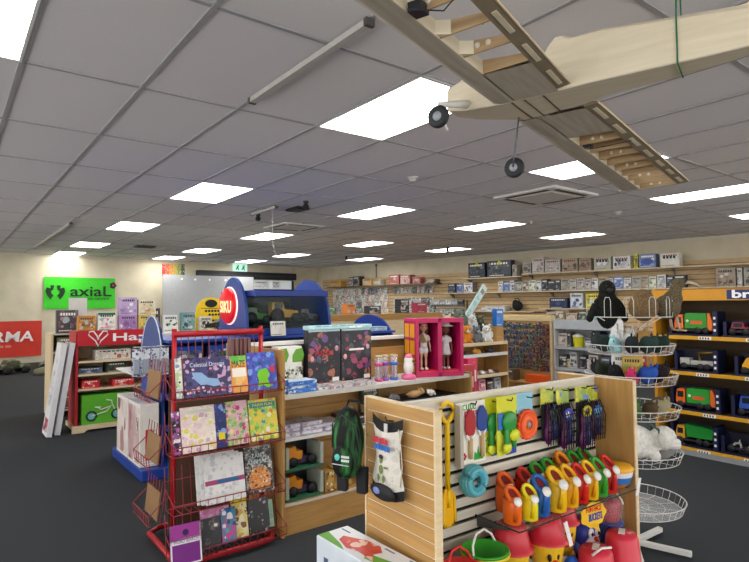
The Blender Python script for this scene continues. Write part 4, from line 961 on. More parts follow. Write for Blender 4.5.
# lime and green sets
ls = art(['c8d82a', '4aa82e', 'e0e04a', '2f8a34', 'd8d83a', '3a6ab0'], 22)
for i, (u, v) in enumerate(((.452, .176), (.492, .138))):
    t = gthing('garden_toy_set', ['lime and green garden toy set on the slat wall, right behind the white trowel card', 'front lime and green garden toy set with a yellow scoop on the slat wall'][i], 'toy set', u, v, .955+.006*i, R(4*i), 'lime garden toy sets')
    b = MB(); b.box(-.06, .06, -.003, 0, .0, .21, ls); b.build('card', t)
    b = MB(); b.box(-.062, .062, -.006, -.003, .165, .225, M('d8d62c', .45)); b.build('header_card', t)
    blob('green_fork', [((0, -.018, .13), (.045, .013, .04)), ((-.02, -.018, .06), (.015, .01, .06)), ((.025, -.018, .07), (.016, .01, .05))], M('2f9440', .35), t, .006, smooth=2)
    blob('yellow_scoop', [((.02, -.026, .075), (.034, .012, .024)), ((-.02, -.02, .03), (.028, .01, .022))], M('d6de2e', .35), t, .006, smooth=2)
    b = MB(); b.box(-.01, .05, -.012, -.006, .0, .03, M('2a4ab0', .35)); b.build('blue_piece', t, bevel=.003)
    b = MB(); b.box(-.06, -.03, -.012, -.004, .1, .165, M('3a7ac8', .35)); b.build('blue_blister', t, bevel=.003)
    slot_hook(t, .21)
# orange spiky ring
t = gthing('flying_ring', 'round orange fuzzy flying ring on the slat wall', 'toy', .627, .145, 1.057)
b = MB()
N = 40
prof = []
T = Matrix.Rotation(PI/2, 4, 'X')
for k in range(N):
    a = k*2*PI/N; r = .064 if k % 2 else .058
    prof.append((r*math.cos(a), r*math.sin(a)))
b.prism(prof, -.007, .007, M('f0561c', .5)); b.build('disc', t, bevel=.003)
b = MB(); b.lathe([(.05, -.009), (.045, -.014), (.02, -.012), (.018, -.008)], M('f4702c', .5), T=T, n=24, cap=False)
b.build('raised_ring', t, (0, -.02, 0)) 
b = MB(); b.ell((0, -.009, 0), (.014, .006, .014), M('8a8a90', .4)); b.build('hub', t)
b = MB(); b.box(-.05, .05, -.003, .0, .045, .125, M('8cc4d8', .4)); b.build('header_card', t, (0, .015, 0))
slot_hook(t, .11)
# teal swim ring
t = gthing('rubber_ring_toy', 'pale teal grooved ring toy hanging low on the slat wall', 'toy', .305, .13, .895)
b = MB(); TE = M('5fb3c0', .4)
for i, (rr, yy) in enumerate(((.058, .02), (.06, .006), (.058, -.008), (.052, -.02))):
    b.tube([(rr*math.cos(a), yy, rr*math.sin(a)) for a in [k*2*PI/28 for k in range(28)]], .013, TE, 8, True)
b.build('ring', t)
b = MB(); b.tube([(.036*math.cos(a), -.014, .036*math.sin(a)) for a in [k*2*PI/24 for k in range(24)]], .013, M('4597a8', .4), 8, True); b.build('inner_ring', t); t.scale = (.82, .82, .82)
# snorkel and goggle packs
for i, (u, v, z, h) in enumerate(((.76, .15, .955, .23), (.85, .14, .925, .25), (.97, .13, .905, .27), (1.08, .15, .93, .23))):
    t = gthing('goggle_pack', 'black net goggle and flipper pack, '+['nearest the orange ring', 'second from the orange ring', 'third from the orange ring', 'next to the wooden end panel'][i], 'pack', u, v, z, 0, 'goggle and flipper packs')
    b = MB(); b.box(-.042, .042, -.004, 0, h-.075, h+.005, art(['c8c83a', 'dcd85a', '8aa850', '6a8ac0'], 26)); b.build('header_card', t)
    blob('flipper', [((-.012, -.015, .05), (.026, .014, .05)), ((-.01, -.015, .12), (.018, .012, .06))], M('5e1a58', .4), t, .007, smooth=2)
    blob('flipper', [((.022, -.02, .06), (.02, .012, .045)), ((.02, -.02, .13), (.014, .01, .05))], M('22307c', .4), t, .007, smooth=2)
    b = MB(); b.box(-.044, .044, -.009, -.0045, .02, h-.06, M('17181c', .8)); b.build('backing', t)
    b = MB(); b.tube([(.0+.026*math.cos(a), -.03, h-.1+.02*math.sin(a)) for a in [k*PI/8 for k in range(16)]], .007, M(['26262a', '3a4ab8', 'b8a82c', '4a8ad0'][i], .4), 6, True); b.build('goggle_rim', t)
    b = MB(); b.ell((0, -.028, h-.1), (.022, .005, .016), M(['3a3a48', 'dfe4ec', '4a442c', 'a8d0ec'][i], .15)); b.build('lens', t)
    b = MB()
    for x in (-.042, -.025, -.008, .008, .025, .042): b.tube([(x, -.036, .005), (x, -.042, h*.5), (x*.8, -.02, h-.05)], .0026, BLACK, 4)
    for zz in (.03, .06, .09, .12, .15): b.tube([(-.042, -.038, zz), (.042, -.038, zz)], .002, BLACK, 4)
    b.build('net', t)
    slot_hook(t, h)
# glass shelf and watering cans
t = gthing('glass_shelf', 'clear glass shelf carrying the row of watering cans', 'shelf', 0, 0, 0)
b = MB(); b.box(.36, 1.158, -.03, .181, .742, .750, M('d8e8e2', .04, 0, 0, .07)); b.build('pane', t)
b = MB(); b.box(.36, 1.158, -.0315, -.03, .744, .749, M('2c3c36', .2)); b.box(.3585, .36, -.03, .181, .744, .749, M('2c3c36', .2)); b.build('glass_edge', t)
for u in (.372, .692, 1.14):
    b = MB(); b.prism([(.18, .70), (.182, .741), (.02, .741), (.02, .735)], u-.004, u+.004, M('4a4a4a', .4), 'yz'); b.build('bracket', t)
CANM = M('fedcba', .35)
def can_proto(lab, col):
    t = thing('watering_can', lab, 'watering can', (0, 0, 0), 0, 'toy watering cans on the glass shelf')
    b = MB(); b.lathe([(.034, .0), (.041, .004), (.043, .05), (.041, .085), (.032, .1), (.0, .104)], CANM, n=20, sx=.82, sy=1.05, cap=False); b.build('body', t)
    ct, st = math.cos(.75), math.sin(.75)
    b = MB(); b.tube([(.031*math.cos(a), .036*math.sin(a)*ct-.004, .112+.036*math.sin(a)*st) for a in [k*2*PI/20 for k in range(20)]], .0085, CANM, 8, True); b.tube([(0, .024, .136), (0, .04, .115), (0, .042, .07)], .008, CANM, 8); b.build('handle', t)
    b = MB(); b.prism([(.024*math.cos(a), .028*math.sin(a)) for a in [k*PI/9 for k in range(18)]], 0, .001, M('7a1c14', .5), 'xy', Matrix.Translation((0, -.004, .108)) @ Matrix.Rotation(.75, 4, 'X')); b.build('opening', t)
    b = MB(); b.tube([(-.018, -.032, .02), (-.026, -.05, .06), (-.03, -.056, .094)], .009, CANM, 8, rs=[.011, .008, .008]); b.build('spout', t)
    b = MB(); b.lathe([(.006, -.008), (.0185, .004), (.0185, .008), (.0, .011)], M('ecebe6', .4), n=16, cap=False, T=Matrix.Translation((-.031, -.058, .1)) @ Euler((.9, -.35, 0)).to_matrix().to_4x4()); b.build('rose', t)
    b = MB(); b.lathe([(.0405, .088), (.044, .093), (.0405, .098)], CANM, n=20, sx=.82, sy=1.05, cap=False); b.build('rim', t)
    return t
proto = can_proto('x', None)
CY, CO, CB, CR, CG = 'f2c01c', 'ee6a1a', '1e62b8', 'd62a22', '3aa436'
CANS = [(.400, .035, CO, .92, 'tall orange watering can at the near end of the glass shelf'), (.470, .128, 'e2601a', 1.02, 'orange watering can tucked behind the small yellow one'),
        (.478, .022, 'efe024', .88, 'small lemon-yellow watering can at the near front corner of the glass shelf'), (.548, .028, CB, 1.02, 'blue watering can on the glass shelf'),
        (.632, .02, CY, 1.14, 'large golden yellow watering can next to the blue one'), (.712, .02, 'f0b41a', 1.1, 'golden watering can, second after the blue one'),
        (.782, .02, CR, 1.05, 'red watering can between two golden ones'), (.85, .02, CY, 1.05, 'golden watering can between a red and a green one'),
        (.917, .02, CG, 1.05, 'green watering can in the front row between a golden and a red one'), (.984, .02, CR, 1.05, 'red watering can towards the wooden end of the glass shelf'),
        (.585, .131, CR, 1.0, 'red watering can in the rear row behind the blue one'), (.665, .131, CG, 1.05, 'green watering can in the rear row, nearer one'), (.74, .131, CG, 1.08, 'green watering can in the rear row, farther one'), (.83, .131, 'f0921e', 1.16, 'amber watering can in the rear row'), (.91, .131, CG, 1.1, 'green watering can in the rear row behind the amber one'), (.99, .131, CG, 1.12, 'last green watering can in the rear row')]
for i, (u, v, c, s, lab) in enumerate(CANS):
    sc_ = (s*(.79 if i > 4 else .94), s*.88, s)
    o = dup(proto, G(u, v, .7505), GA, lab, 'toy watering cans on the glass shelf', scale=sc_)
    remat(o, CANM, M(c, .3))
for q in list(proto.children_recursive): bpy.data.objects.remove(q)
bpy.data.objects.remove(proto)
# striped bowl
t = gthing('toy_bowl', 'yellow-rimmed toy bowl with blue and white stripes at the end of the glass shelf', 'bowl', 1.082, .035, .7505)
b = MB(); prof = [(.03, .0), (.052, .02), (.062, .05), (.066, .075)]
for (a, bb), c in zip(zip(prof, prof[1:]), ('e07a2c', '3a7ac0', 'e4e8ee')): b.lathe([a, bb], M(c, .35), n=24, cap=False)
b.lathe([(.001, .001), (.03, .0)], M('e07a2c', .35), n=24, cap=False); b.build('bowl', t)
b = MB(); b.lathe([(.066, .072), (.07, .08), (.056, .095), (.02, .102), (.0, .103)], M('f0b028', .35), n=24, cap=False); b.build('lid', t)
b = MB(); b.box(-.01, .012, -.001, .001, -.075, .0, M('f0eeea')); b.build('price_tag', t, (.03, -.085, .05), (.1, .15, 0))
# bucket friends: red hat bucket over a yellow face bucket
HATM = M('c92a38', .35)
def bucket(t, r0, r1, h, m, nm='bucket', z=0, hollow=True):
    b = MB(); pf = [(.001, z), (r0, z), (r1, z+h), (r1+.006, z+h), (r1+.006, z+h+.008), (r1-.003, z+h+.008)]
    if hollow: pf += [(r0-.003, z+.006), (.001, z+.006)]
    else: pf += [(.001, z+h+.008)]
    b.lathe(pf, m, n=28, cap=False); return b.build(nm, t)
for i, (u, v, ztop, s, lab) in enumerate(((.437, .075, .735, 1.0, 'red hat over a yellow face bucket hanging nearest the green bucket'), (.60, .04, .736, .97, 'red hat over a smiling yellow face bucket in the middle below the glass shelf'), (.768, .09, .736, .82, 'smaller red hat over a yellow face bucket behind the speech bubble card'))):
    t = gthing('face_bucket', lab, 'bucket', u, v, ztop-.265*s, R(-10), 'face buckets with red hats'); t.scale = (s, s, s)
    b = MB(); b.lathe([(.001, .02), (.05, .02), (.068, .165), (.068, .172), (.001, .172)], M('f0c02c', .35), n=28, cap=False); b.build('bucket', t)
    b = MB(); b.lathe([(.084, .168), (.083, .176), (.072, .182), (.062, .23), (.054, .255), (.044, .262), (.001, .264)], HATM, n=28, cap=False); b.lathe([(.084, .168), (.05, .17)], HATM, n=28, cap=False); b.build('hat', t)
    for x in (-.02, .02):
        b = MB(); b.ell((x-.02, -.058, .125), (.008, .008, .014), BLACK); b.build('eye', t)
    b = MB(); b.ell((-.016, -.064, .1), (.014, .014, .014), TOYRED); b.build('nose', t)
    b = MB(); b.tube([(-.046, -.042, .085), (-.03, -.054, .068), (-.005, -.06, .068), (.014, -.058, .085)], .004, TOYRED, 6); b.build('mouth', t)
    if i != 1 :
        b = MB(); b.box(-.006, .006, -.002, .002, -.045, .045, M('efe6dc')); b.build('price_tag', t, (-.062, -.05, .09), (0, .2, 0))
    else:
        b = MB(); b.box(-.009, .009, -.002, .002, -.05, .05, M('f0ecec')); b.build('price_tag', t, (.045, -.07, .205), (0, -.3, 0))
# blue clown bucket, speech bubble card, bagged set
t = gthing('face_bucket', 'blue clown-face bucket with big white eyes beside the speech bubble card', 'bucket', .93, .10, .50, R(-10))
b = MB(); b.lathe([(.001, 0), (.048, 0), (.06, .12), (.001, .124)], M('3a44a8', .35), n=24, cap=False); b.build('bucket', t)
b = MB(); b.ell((0, -.045, .045), (.036, .02, .034), M('e6e2e6', .4)); b.build('muzzle', t)
for x in (-.018, .018):
    b = MB(); b.ell((x, -.055, .088), (.015, .008, .02), M('f4f4f4', .3)); b.build('eye', t)
    b = MB(); b.ell((x, -.063, .085), (.006, .003, .008), BLACK); b.build('pupil', t)
b = MB(); b.ell((0, -.066, .065), (.01, .01, .01), TOYRED); b.build('nose', t)
t = gthing('bubble_card', 'yellow speech bubble card with coloured print under the glass shelf', 'card', .878, .02, .605, R(-6))
b = MB()
poly = [(.075*math.cos(a)*(1+.06*math.cos(7*a)), .075+.05*math.sin(a)*(1+.06*math.cos(7*a))) for a in [k*2*PI/40 for k in range(40)]]
b.prism(poly, -.002, .002, M('f0c22c', .4)); b.prism([(-.02, .035), (.03, .03), (.03, -.0)], -.002, .002, M('f0c22c', .4)); b.build('card', t)
lettering('FUN FACE', .09, .022, TOYRED, t, (0, -.003, .098), bold=.015); lettering('BUCKETS', .08, .03, M('2a4ab0'), t, (.01, -.003, .065), bold=.02)
t = gthing('bagged_bucket_set', 'clear bag with a dark red and blue bucket set by the wooden end panel', 'toy set', 1.068, .075, .513, R(-5))
bucket(t, .05, .06, .075, M('24409c', .35), 'blue_bucket', 0, False)
b = MB(); b.lathe([(.045, .088), (.056, .16), (.05, .175), (.001, .178)], M('a01c30', .35), n=24, cap=False); b.build('red_bucket', t)
b = MB(); b.lathe([(.052, -.004), (.066, .08), (.064, .16), (.045, .195), (.01, .21)], M('f2f4f6', .08, 0, 0, .1), n=20, cap=False); b.build('clear_bag', t)
b = MB(); b.tube([(.035, -.02, .2), (.055, -.03, .17), (.06, -.035, .15)], .004, WHITE, 5); b.build('handle', t)
for i, (u, v, z) in enumerate(((.62, -.02, .50), (.80, .03, .515))):
    t = gthing('sand_mould_set', ['blue and green sand mould set between the face buckets', 'dark blue face mould under the smaller red hat'][i], 'toy set', u+.09*(1-i), v+.03, z-.02, R(-8))
    blob('mould', [((0, 0, .04), (.035, .025, .045)), ((.02, -.01, .02), (.02, .02, .025))], M(['1f5ac0', '24358c'][i], .35), t, .008)
    blob('small_mould', [((-.03, -.02, .03), (.014, .012, .035))], M(['2fa04a', 'd8a82c'][i], .35), t, .006)
    b = MB(); b.box(-.012, .006, -.034, -.026, -.01, .05, TOYRED); b.build('rake', t, bevel=.003)
# upturned red buckets in front
for i, (u, v, ztop, lab) in enumerate(((.775, -.055, .60, 'upturned red bucket standing at the front, nearer of two'), (.958, -.055, .615, 'upturned red bucket by the wooden end panel, white price label on top'))):
    t = gthing('toy_bucket', lab, 'bucket', u, v, .376, R(10), 'upturned red buckets')
    h = ztop-.376
    b = MB(); b.lathe([(.082, .08), (.08, .085), (.074, .09), (.062, h-.02), (.054, h-.004), (.001, h)], M('d83448', .35), n=32, cap=False); b.lathe([(.082, .08), (.086, .06), (.09, .0), (.084, .0), (.08, .06)], M('d83448', .35), n=32, cap=False); b.build('bucket', t)
    b = MB(); b.box(-.03, .03, -.012, .012, 0, .002, M('f2eef0')); b.build('price_label', t, (0, 0, h+.0005), (0, 0, .3))
    if i == 0:
        b = MB(); b.tube([(-.06, -.01, h-.01), (-.03, -.035, h+.015), (.02, -.05, h+.006), (.05, -.03, h-.008)], .005, WHITE, 6); b.build('handle', t)
    b = MB(); b.tube([(-.088, 0, .02), (-.05, -.09, .012), (.05, -.09, .012), (.088, 0, .02)], .004, M('f0e0e0'), 5); b.build('rim_handle', t) if i == 1 else b.bm.free()
# open buckets at the near end
for i, (u, v, z, r, c, hc, lab) in enumerate(((.272, .05, .541, .078, '3aa82e', 'e6ece4', 'open green bucket with a white handle at the near end of the gondola'), (.105, -.0, .541, .07, 'd8302a', 'd8302a', 'open red bucket beside the green bucket'), (.078, .135, .541, .038, '1f5ab8', '1f5ab8', 'small blue bucket in the corner behind the red bucket'))):
    t = gthing('toy_bucket', lab, 'bucket', u, v, z, R(15), 'open sand buckets')
    bucket(t, r*.75, r, .14 if i < 2 else .165, M(c, .35))
    h = .14 if i < 2 else .165
    b = MB(); b.tube([(-r-.004, 0, h), (-r*.85, .012, h+.035), (-r*.35, .02, h+.06), (r*.35, .02, h+.06), (r*.85, .012, h+.035), (r+.004, 0, h)], .0045, M(hc, .4), 6); b.build('handle', t)
    if i == 0:
        b = MB(); b.lathe([(r+.007, .128), (r+.009, .134), (r+.007, .14)], M('e0cc2c', .4), n=28, cap=False); b.build('rim_band', t)
    if i == 1:
        b = MB(); b.box(-.035, .04, -.001, .001, -.008, .008, M('f0e0c0')); b.build('print', t, (.0, -.066, .1), (-.13, 0, 0))
# ------------------------------------------------------------------ bags hanging on the wooden end
t = thing('hanging_backpack', 'black and green patterned backpack hanging at the rear edge of the wooden end panel', 'backpack', (1.168, 1.685, .90), R(-62))
bp = noise_mat('backpack_print', '0b0d0d', '2f7a3c', (7, 7, .8), 6, .6, 0, 3, .5, .72)
bp2 = M('16171a', .7)
blob('body', [((0, 0, .16), (.062, .048, .115)), ((0, -.012, .09), (.058, .045, .07)), ((0, 0, .22), (.05, .04, .06))], bp, t, .008)
blob('front_pocket', [((0, -.045, .09), (.045, .02, .06))], bp, t, .007)
b = MB(); b.tube([(-.03, .035, .255), (-.02, .045, .29), (.02, .045, .29), (.03, .035, .255)], .006, bp2, 6); b.build('top_loop', t)
for x in (-.035, .045):
    b = MB(); b.prism([(x-.02, -.035), (x+.02, -.035), (x+.022, .06), (x-.022, .06)], .01, .034, bp2); b.build('strap', t, bevel=.004)
b = MB(); b.tube([(-.055, -.02, .13), (-.045, -.035, .22), (0, -.045, .255), (.045, -.035, .22), (.055, -.02, .13)], .003, M('3a4a40', .4), 5); b.build('zip_line', t)
b = MB(); b.ell((-.012, -.062, .108), (.011, .004, .012), M('5ad0c0', .4)); b.build('badge', t)
b = MB()
for zz in (.1, .113):
    for k in range(4): b.box(.006+k*.008, .012+k*.008, -.067, -.065, zz-.004, zz+.004, M('e0e8e6'))
b.build('small_print', t)
b = MB(); b.tube([(-.03, -.066, .085), (.035, -.066, .083)], .002, M('c8ccd0'), 4); b.build('zip', t)
t = thing('drawstring_bag', 'pale printed gym bag with black ends hanging on the wooden end panel', 'bag', (1.232, 1.532, .905), R(-90)+GA)
bagm = art(['d8d5cc', 'cfccc2', 'dedbd2', 'c4c0b4'], 40)
b = MB()
def bagrow(z, w, yo): return [(x*w, -.004-.022*math.cos(x*PI/2)*yo, z+.02*x*x) for x in (-1, -.6, -.2, .2, .6, 1)]
# outline: black yoke, pale body with a narrower waist, black foot
RW_ = [(.235, .088, .5), (.2, .086, .8), (.16, .074, 1.1), (.11, .066, 1.3), (.07, .07, 1.3), (.035, .082, 1.1), (.0, .092, .8), (-.035, .088, .4)]
RR = [[b.bm.verts.new(p) for p in bagrow(*q)] for q in RW_]
for j in range(len(RR)-1):
    fs = [b.bm.faces.new((RR[j][i], RR[j][i+1], RR[j+1][i+1], RR[j+1][i])) for i in range(5)]
    b._set(fs, M('15161a', .7) if j in (0, 6) else bagm, True)
BK = [[b.bm.verts.new((p.co.x, 0, p.co.z)) for p in r] for r in (RR[0], RR[-1])]
b.build('fabric', t)
b = MB(); b.ell((0, -.028, -.003), (.07, .012, .028), M('15161a', .6)); b.build('foot_band', t)

for zz, c in ((.172, 'c83040'), (.15, '2f6ac0')):
    b = MB()
    for k in range(5): b.box(-.045+k*.018+(.01 if zz < .16 else 0), -.031+k*.018+(.01 if zz < .16 else 0), -.036, -.034, zz-.008, zz+.009+.003*(k % 2), M(c))
    b.build('title_print', t)
blob('figure_print', [((0, -.034, .105), (.011, .003, .013)), ((0, -.034, .075), (.015, .003, .022)), ((-.016, -.034, .045), (.007, .003, .02)), ((.012, -.034, .045), (.007, .003, .02)), ((.025, -.034, .085), (.016, .003, .006))], M('7a8a4a', .6), t, .004, smooth=1)
b = MB(); b.ell((0, -.034, .118), (.012, .003, .008), M('2c221c')); b.build('hair_print', t)
b = MB(); b.ell((-.02, -.04, .0), (.02, .004, .012), M('7a8ac8', .4)); b.build('logo', t)
b = MB(); b.tube([(.072, -.012, .22), (.085, -.012, .15), (.088, -.01, .1), (.076, -.01, .03)], .0025, M('cfc9b8'), 5); b.build('cord', t)
b = MB(); b.tube([(.03, .0, .24), (.03, -.03, .245), (.03, -.034, .26)], .003, M('2a2a2c', .4), 5); b.build('hook', t)
b = MB(); b.box(.018, .036, -.034, -.03, .205, .235, M('cfcfcf')); b.build('toggle', t, bevel=.003)
# tall carton on the floor by the wooden end
t = thing('tall_carton', 'tall white carton with red and green top beside the wooden end panel', 'carton', (1.150, 1.40, 0), R(1))
b = MB(); b.box(-.07, .068, -.45, .355, 0, .72, M('d4dde8', .4)); b.build('carton', t, bevel=.003)
b = MB(); b.box(-.066, .064, -.446, .351, .7201, .7206, M('e9eef4', .4)); b.build('lid_print', t)
b = MB(); b.prism([(-.066, .19), (-.066, .35), (-.02, .352), (-.045, .24)], .7207, .7211, M('6aa838', .4), 'xy'); b.prism([(-.05, .1), (-.02, .12), (.03, -.1), (.055, -.446), (-.01, -.446), (-.02, -.15)], .7207, .7211, M('6aa838', .4), 'xy'); b.build('green_swoosh', t)
b = MB(); b.prism([(-.03, .27), (.0, .285), (.02, .24), (.04, .2), (.045, .13), (.02, .09), (-.01, .1), (-.045, .06), (-.035, .15), (-.05, .2)], .7212, .7216, art(['d8483c', 'e88a70', 'c83830', 'f0c8b8'], 30), 'xy'); b.build('animal_print', t)
b = MB()
for x, y in ((.03, .29), (.045, .06), (.05, -.06)): b.box(x, x+.006, y, y+.05, .7207, .7213, M('5a6a80'))
b.build('lettering', t)
b = MB()
for y in (.28, .18, .06): b.prism([(y, .66), (y+.025, .66), (y+.025, .58), (y+.008, .6), (y+.016, .63), (y, .61)], -.0715, -.07, M('4a5a78'), 'yz')
b.build('side_print', t)
b = MB(); b.prism([(-.02, .69), (.02, .66), (.0, .6), (-.03, .55), (-.06, .6), (-.05, .66)], -.0715, -.07, M('2f6ab0'), 'yz'); b.build('blue_print', t)
# ------------------------------------------------------------------ white wire spinner with soft toys
SX, SY = 3.50, 1.87
t = thing('spinner_stand', 'white wire spinner stand with round baskets of soft toys', 'display stand', (SX, SY, 0))
b = MB(); b.tube([(0, 0, .04), (0, 0, 1.38)], .018, WIREW, 10); b.build('pole', t)
for k in range(5):
    a = R(-2)+k*2*PI/5
    b = MB(); b.cbox((.16*math.cos(a), .16*math.sin(a), .03), (.32, .035, .03), WIREW, (0, 0, a)); b.build('foot', t, bevel=.003)
def ring(b, r, z, w=.003, n=36): b.tube([(r*math.cos(k*2*PI/n), r*math.sin(k*2*PI/n), z) for k in range(n)], w, WIREW, 5, True)
def rbasket(z, r, h=.055, solid=False):
    b = MB(); ring(b, r, z+h, .0032); ring(b, r*.93, z, .0024); ring(b, r*.6, z, .0018); ring(b, r*.3, z, .0018)
    n = 36
    for k in range(n):
        a = k*2*PI/n; c, s = math.cos(a), math.sin(a)
        b.tube([(r*c, r*s, z+h), (r*.93*c, r*.93*s, z)]+([(.02*c, .02*s, z)] if k % 3 == 0 else []), .0015, WIREW, 4)
    return b.build('basket', t)
BZ = [(.255, .30), (.56, .29), (.835, .285), (1.04, .275), (1.225, .265)]
for z, r in BZ: rbasket(z, r)
b = MB(); b.lathe([(.0, .253), (.275, .253), (.275, .256), (.0, .257)], M('c9ccd0', .25, 0, 0, .35), n=32, cap=False); b.build('basket_liner', t)
b = MB(); ring(b, .25, 1.455, .003)
for k in range(12):
    a = k*2*PI/12; c, s = math.cos(a), math.sin(a); q = Vector((-s, c, 0))*.021
    p = Vector((.25*c, .25*s, 1.455)); b.tube([p-q, p-q+Vector((0, 0, .1)), p-q*.6+Vector((0, 0, .122)), p+q*.6+Vector((0, 0, .122)), p+q+Vector((0, 0, .1)), p+q], .0022, WIREW, 5)
for k in range(4):
    a = R(-15)+k*PI/2; b.tube([(0, 0, 1.33), (.25*math.cos(a), .25*math.sin(a), 1.455)], .003, WIREW, 4)
b.build('peg_ring', t)
def SP(r, deg, z): return (SX+r*math.cos(R(deg)), SY+r*math.sin(R(deg)), z)
# direction towards the camera from the stand is about 208 degrees; the aisle side (picture left) about 118
LK = R(208+90)
def PP(a, d, z): return (SX+.793*a-.609*d, SY-.609*a-.793*d, z)     # a across, d towards the aisle
# black penguin like puppet
t = thing('hand_puppet', 'black long-haired animal puppet on the top peg of the spinner', 'soft toy', PP(-.155, .04, 1.395), R(-40)); t.scale = (.95, .95, .95)
bkf = noise_mat('black_fur', '0b0c0b', '1d211c', (1, 1, 1), 60, .95, .4)
blob('body', [((0, 0, .1), (.075, .06, .12)), ((0, -.01, .25), (.055, .052, .06)), ((0, 0, .18), (.062, .052, .08)), ((-.085, -.01, .12), (.03, .03, .085), (0, .45, 0)), ((.085, -.01, .12), (.03, .03, .085), (0, -.45, 0)), ((-.12, -.015, .055), (.025, .025, .03)), ((.11, -.015, .055), (.025, .025, .03))], bkf, t, .01)
blob('muzzle', [((0, -.058, .24), (.022, .02, .018))], M('2a2622', .8), t, .006)
for q in (-1, 1):
    b = MB(); b.ell((q*.02, -.056, .268), (.006, .005, .006), M('3a342c', .2)); b.build('eye', t)
# round brown kiwi seen from behind
kf = noise_mat('brown_fur', '5a4630', '87704e', (1, 1, 1), 130, .95, .4)
def bird(name, lab, loc, rz, s, long, fur):
    t = thing(name, lab, 'soft toy', loc, rz); t.scale = (s, s, s)
    if long:
        blob('body', [((0, .04, .085), (.068, .085, .08)), ((0, .0, .135), (.055, .06, .06)), ((0, -.045, .235), (.034, .046, .036)), ((0, -.02, .185), (.036, .04, .05))], fur, t, .009)
        b = MB(); b.tube([(0, -.08, .24), (0, -.125, .24), (0, -.17, .228), (0, -.205, .205)], .009, M('b8ab92', .5), 8, rs=[.013, .011, .008, .004]); b.build('beak', t)
        ez, ey = .247, -.07
    else:
        blob('body', [((0, 0, .095), (.092, .085, .1)), ((0, 0, .17), (.068, .065, .06)), ((-.07, .0, .1), (.03, .06, .07)), ((.07, .0, .1), (.03, .06, .07))], fur, t, .009)
        b = MB(); b.tube([(0, -.06, .175), (0, -.1, .165), (0, -.135, .14)], .008, M('b8ab92', .5), 8, rs=[.011, .008, .004]); b.build('beak', t)
        ez, ey = .19, -.052
    for q in (-1, 1):
        b = MB(); b.ell((q*.034, ey, ez), (.006, .007, .007), BLACK); b.build('eye', t)
        b = MB(); b.tube([(q*.03, 0, .02), (q*.032, -.01, -.04), (q*.034, -.02, -.06)], .009, M('c9a98a', .7), 6)
        for d in (-.014, 0, .014): b.tube([(q*.034, -.02, -.06), (q*.034+d, -.055, -.066)], .006, M('c9a98a', .7), 5)
        b.build('foot', t)
    return t
bird('hand_puppet', 'round brown bird puppet seen from behind in the middle of the spinner top', PP(.03, .14, 1.43), R(140), .86, False, kf)
kf2 = noise_mat('olive_fur', '453c2a', '756a52', (1, 1, 1), 130, .95, .4)
bird('hand_puppet', 'brown kiwi bird puppet with a long pale beak on the spinner top', PP(.262, .05, 1.43), R(62), 1.0, True, kf2)
# soft toys in the baskets
rr = random.Random(3)
DKC = ['22302c', '1a1c20', '2c3a34', '3a3e44', '141618', '28323a', '2a4a46', '30342c']
def lump(lab, p, s, c, rz, grp, accent=None, flat=.8):
    t = thing('soft_toy', lab, 'soft toy', p, rz, grp); t.scale = (s, s, s)
    blob('body', [((0, 0, .04), (.06, .045, .042*flat+.008)), ((-.05, -.02, .055), (.034, .032, .03)), ((.05, .01, .03), (.025, .02, .02)), ((-.01, -.045, .02), (.018, .025, .018)), ((.03, -.04, .02), (.016, .025, .016))], M(c, .95), t, .011)
    for q in (-1, 1):
        blob('ear', [((-.055+q*.006, q*.02-.02, .085), (.012, .009, .016))], M(accent or c, .95), t, .007)
    for q in (-1, 1):
        b = MB(); b.ell((-.07, -.03+q*.012, .062), (.005, .005, .005), M('e8e0c0') if c in DKC else BLACK, u=8, v=6); b.build('eye', t)
    return t
def fill(zi, specs, nm):
    z = BZ[zi][0]+.005
    for i, (deg, r, c, s, word) in enumerate(specs):
        o_ = lump(f'{word} soft toy in the {nm} basket of the spinner', SP(.165, deg, z), s, c, R(deg+180+rr.uniform(-12, 12)), 'soft toys in spinner baskets'); o_.scale = (s, s*.9, s*1.5)
fill(4, [(112, .19, '3c3e40', .85, 'dark grey'), (145, .19, '2c3a38', .9, 'dark green-grey'), (178, .18, '9ed0d8', .82, 'pale aqua'), (211, .19, '1c2224', .9, 'black'), (244, .19, '2a3f3a', .9, 'dark teal'), (277, .19, '243830', .9, 'deep green')], 'uppermost')
fill(3, [(112, .19, '20222a', .9, 'navy-black'), (145, .19, '2e3428', .95, 'dark olive'), (178, .2, '16171a', .95, 'jet black'), (209, .2, 'd0306c', .78, 'hot pink'), (240, .19, '2a56b0', .9, 'blue'), (272, .2, '2a1c20', .85, 'dark maroon'), (303, .18, '1c1c20', .9, 'charcoal')], 'second uppermost')
fill(2, [(180, .19, '8a96a0', .85, 'grey-blue'), (212, .19, '4a6a3a', .9, 'green'), (244, .2, '5a4a34', .8, 'brown'), (276, .2, 'a8a080', .85, 'sandy'), (308, .19, '6a5a40', .9, 'tan')], 'middle')
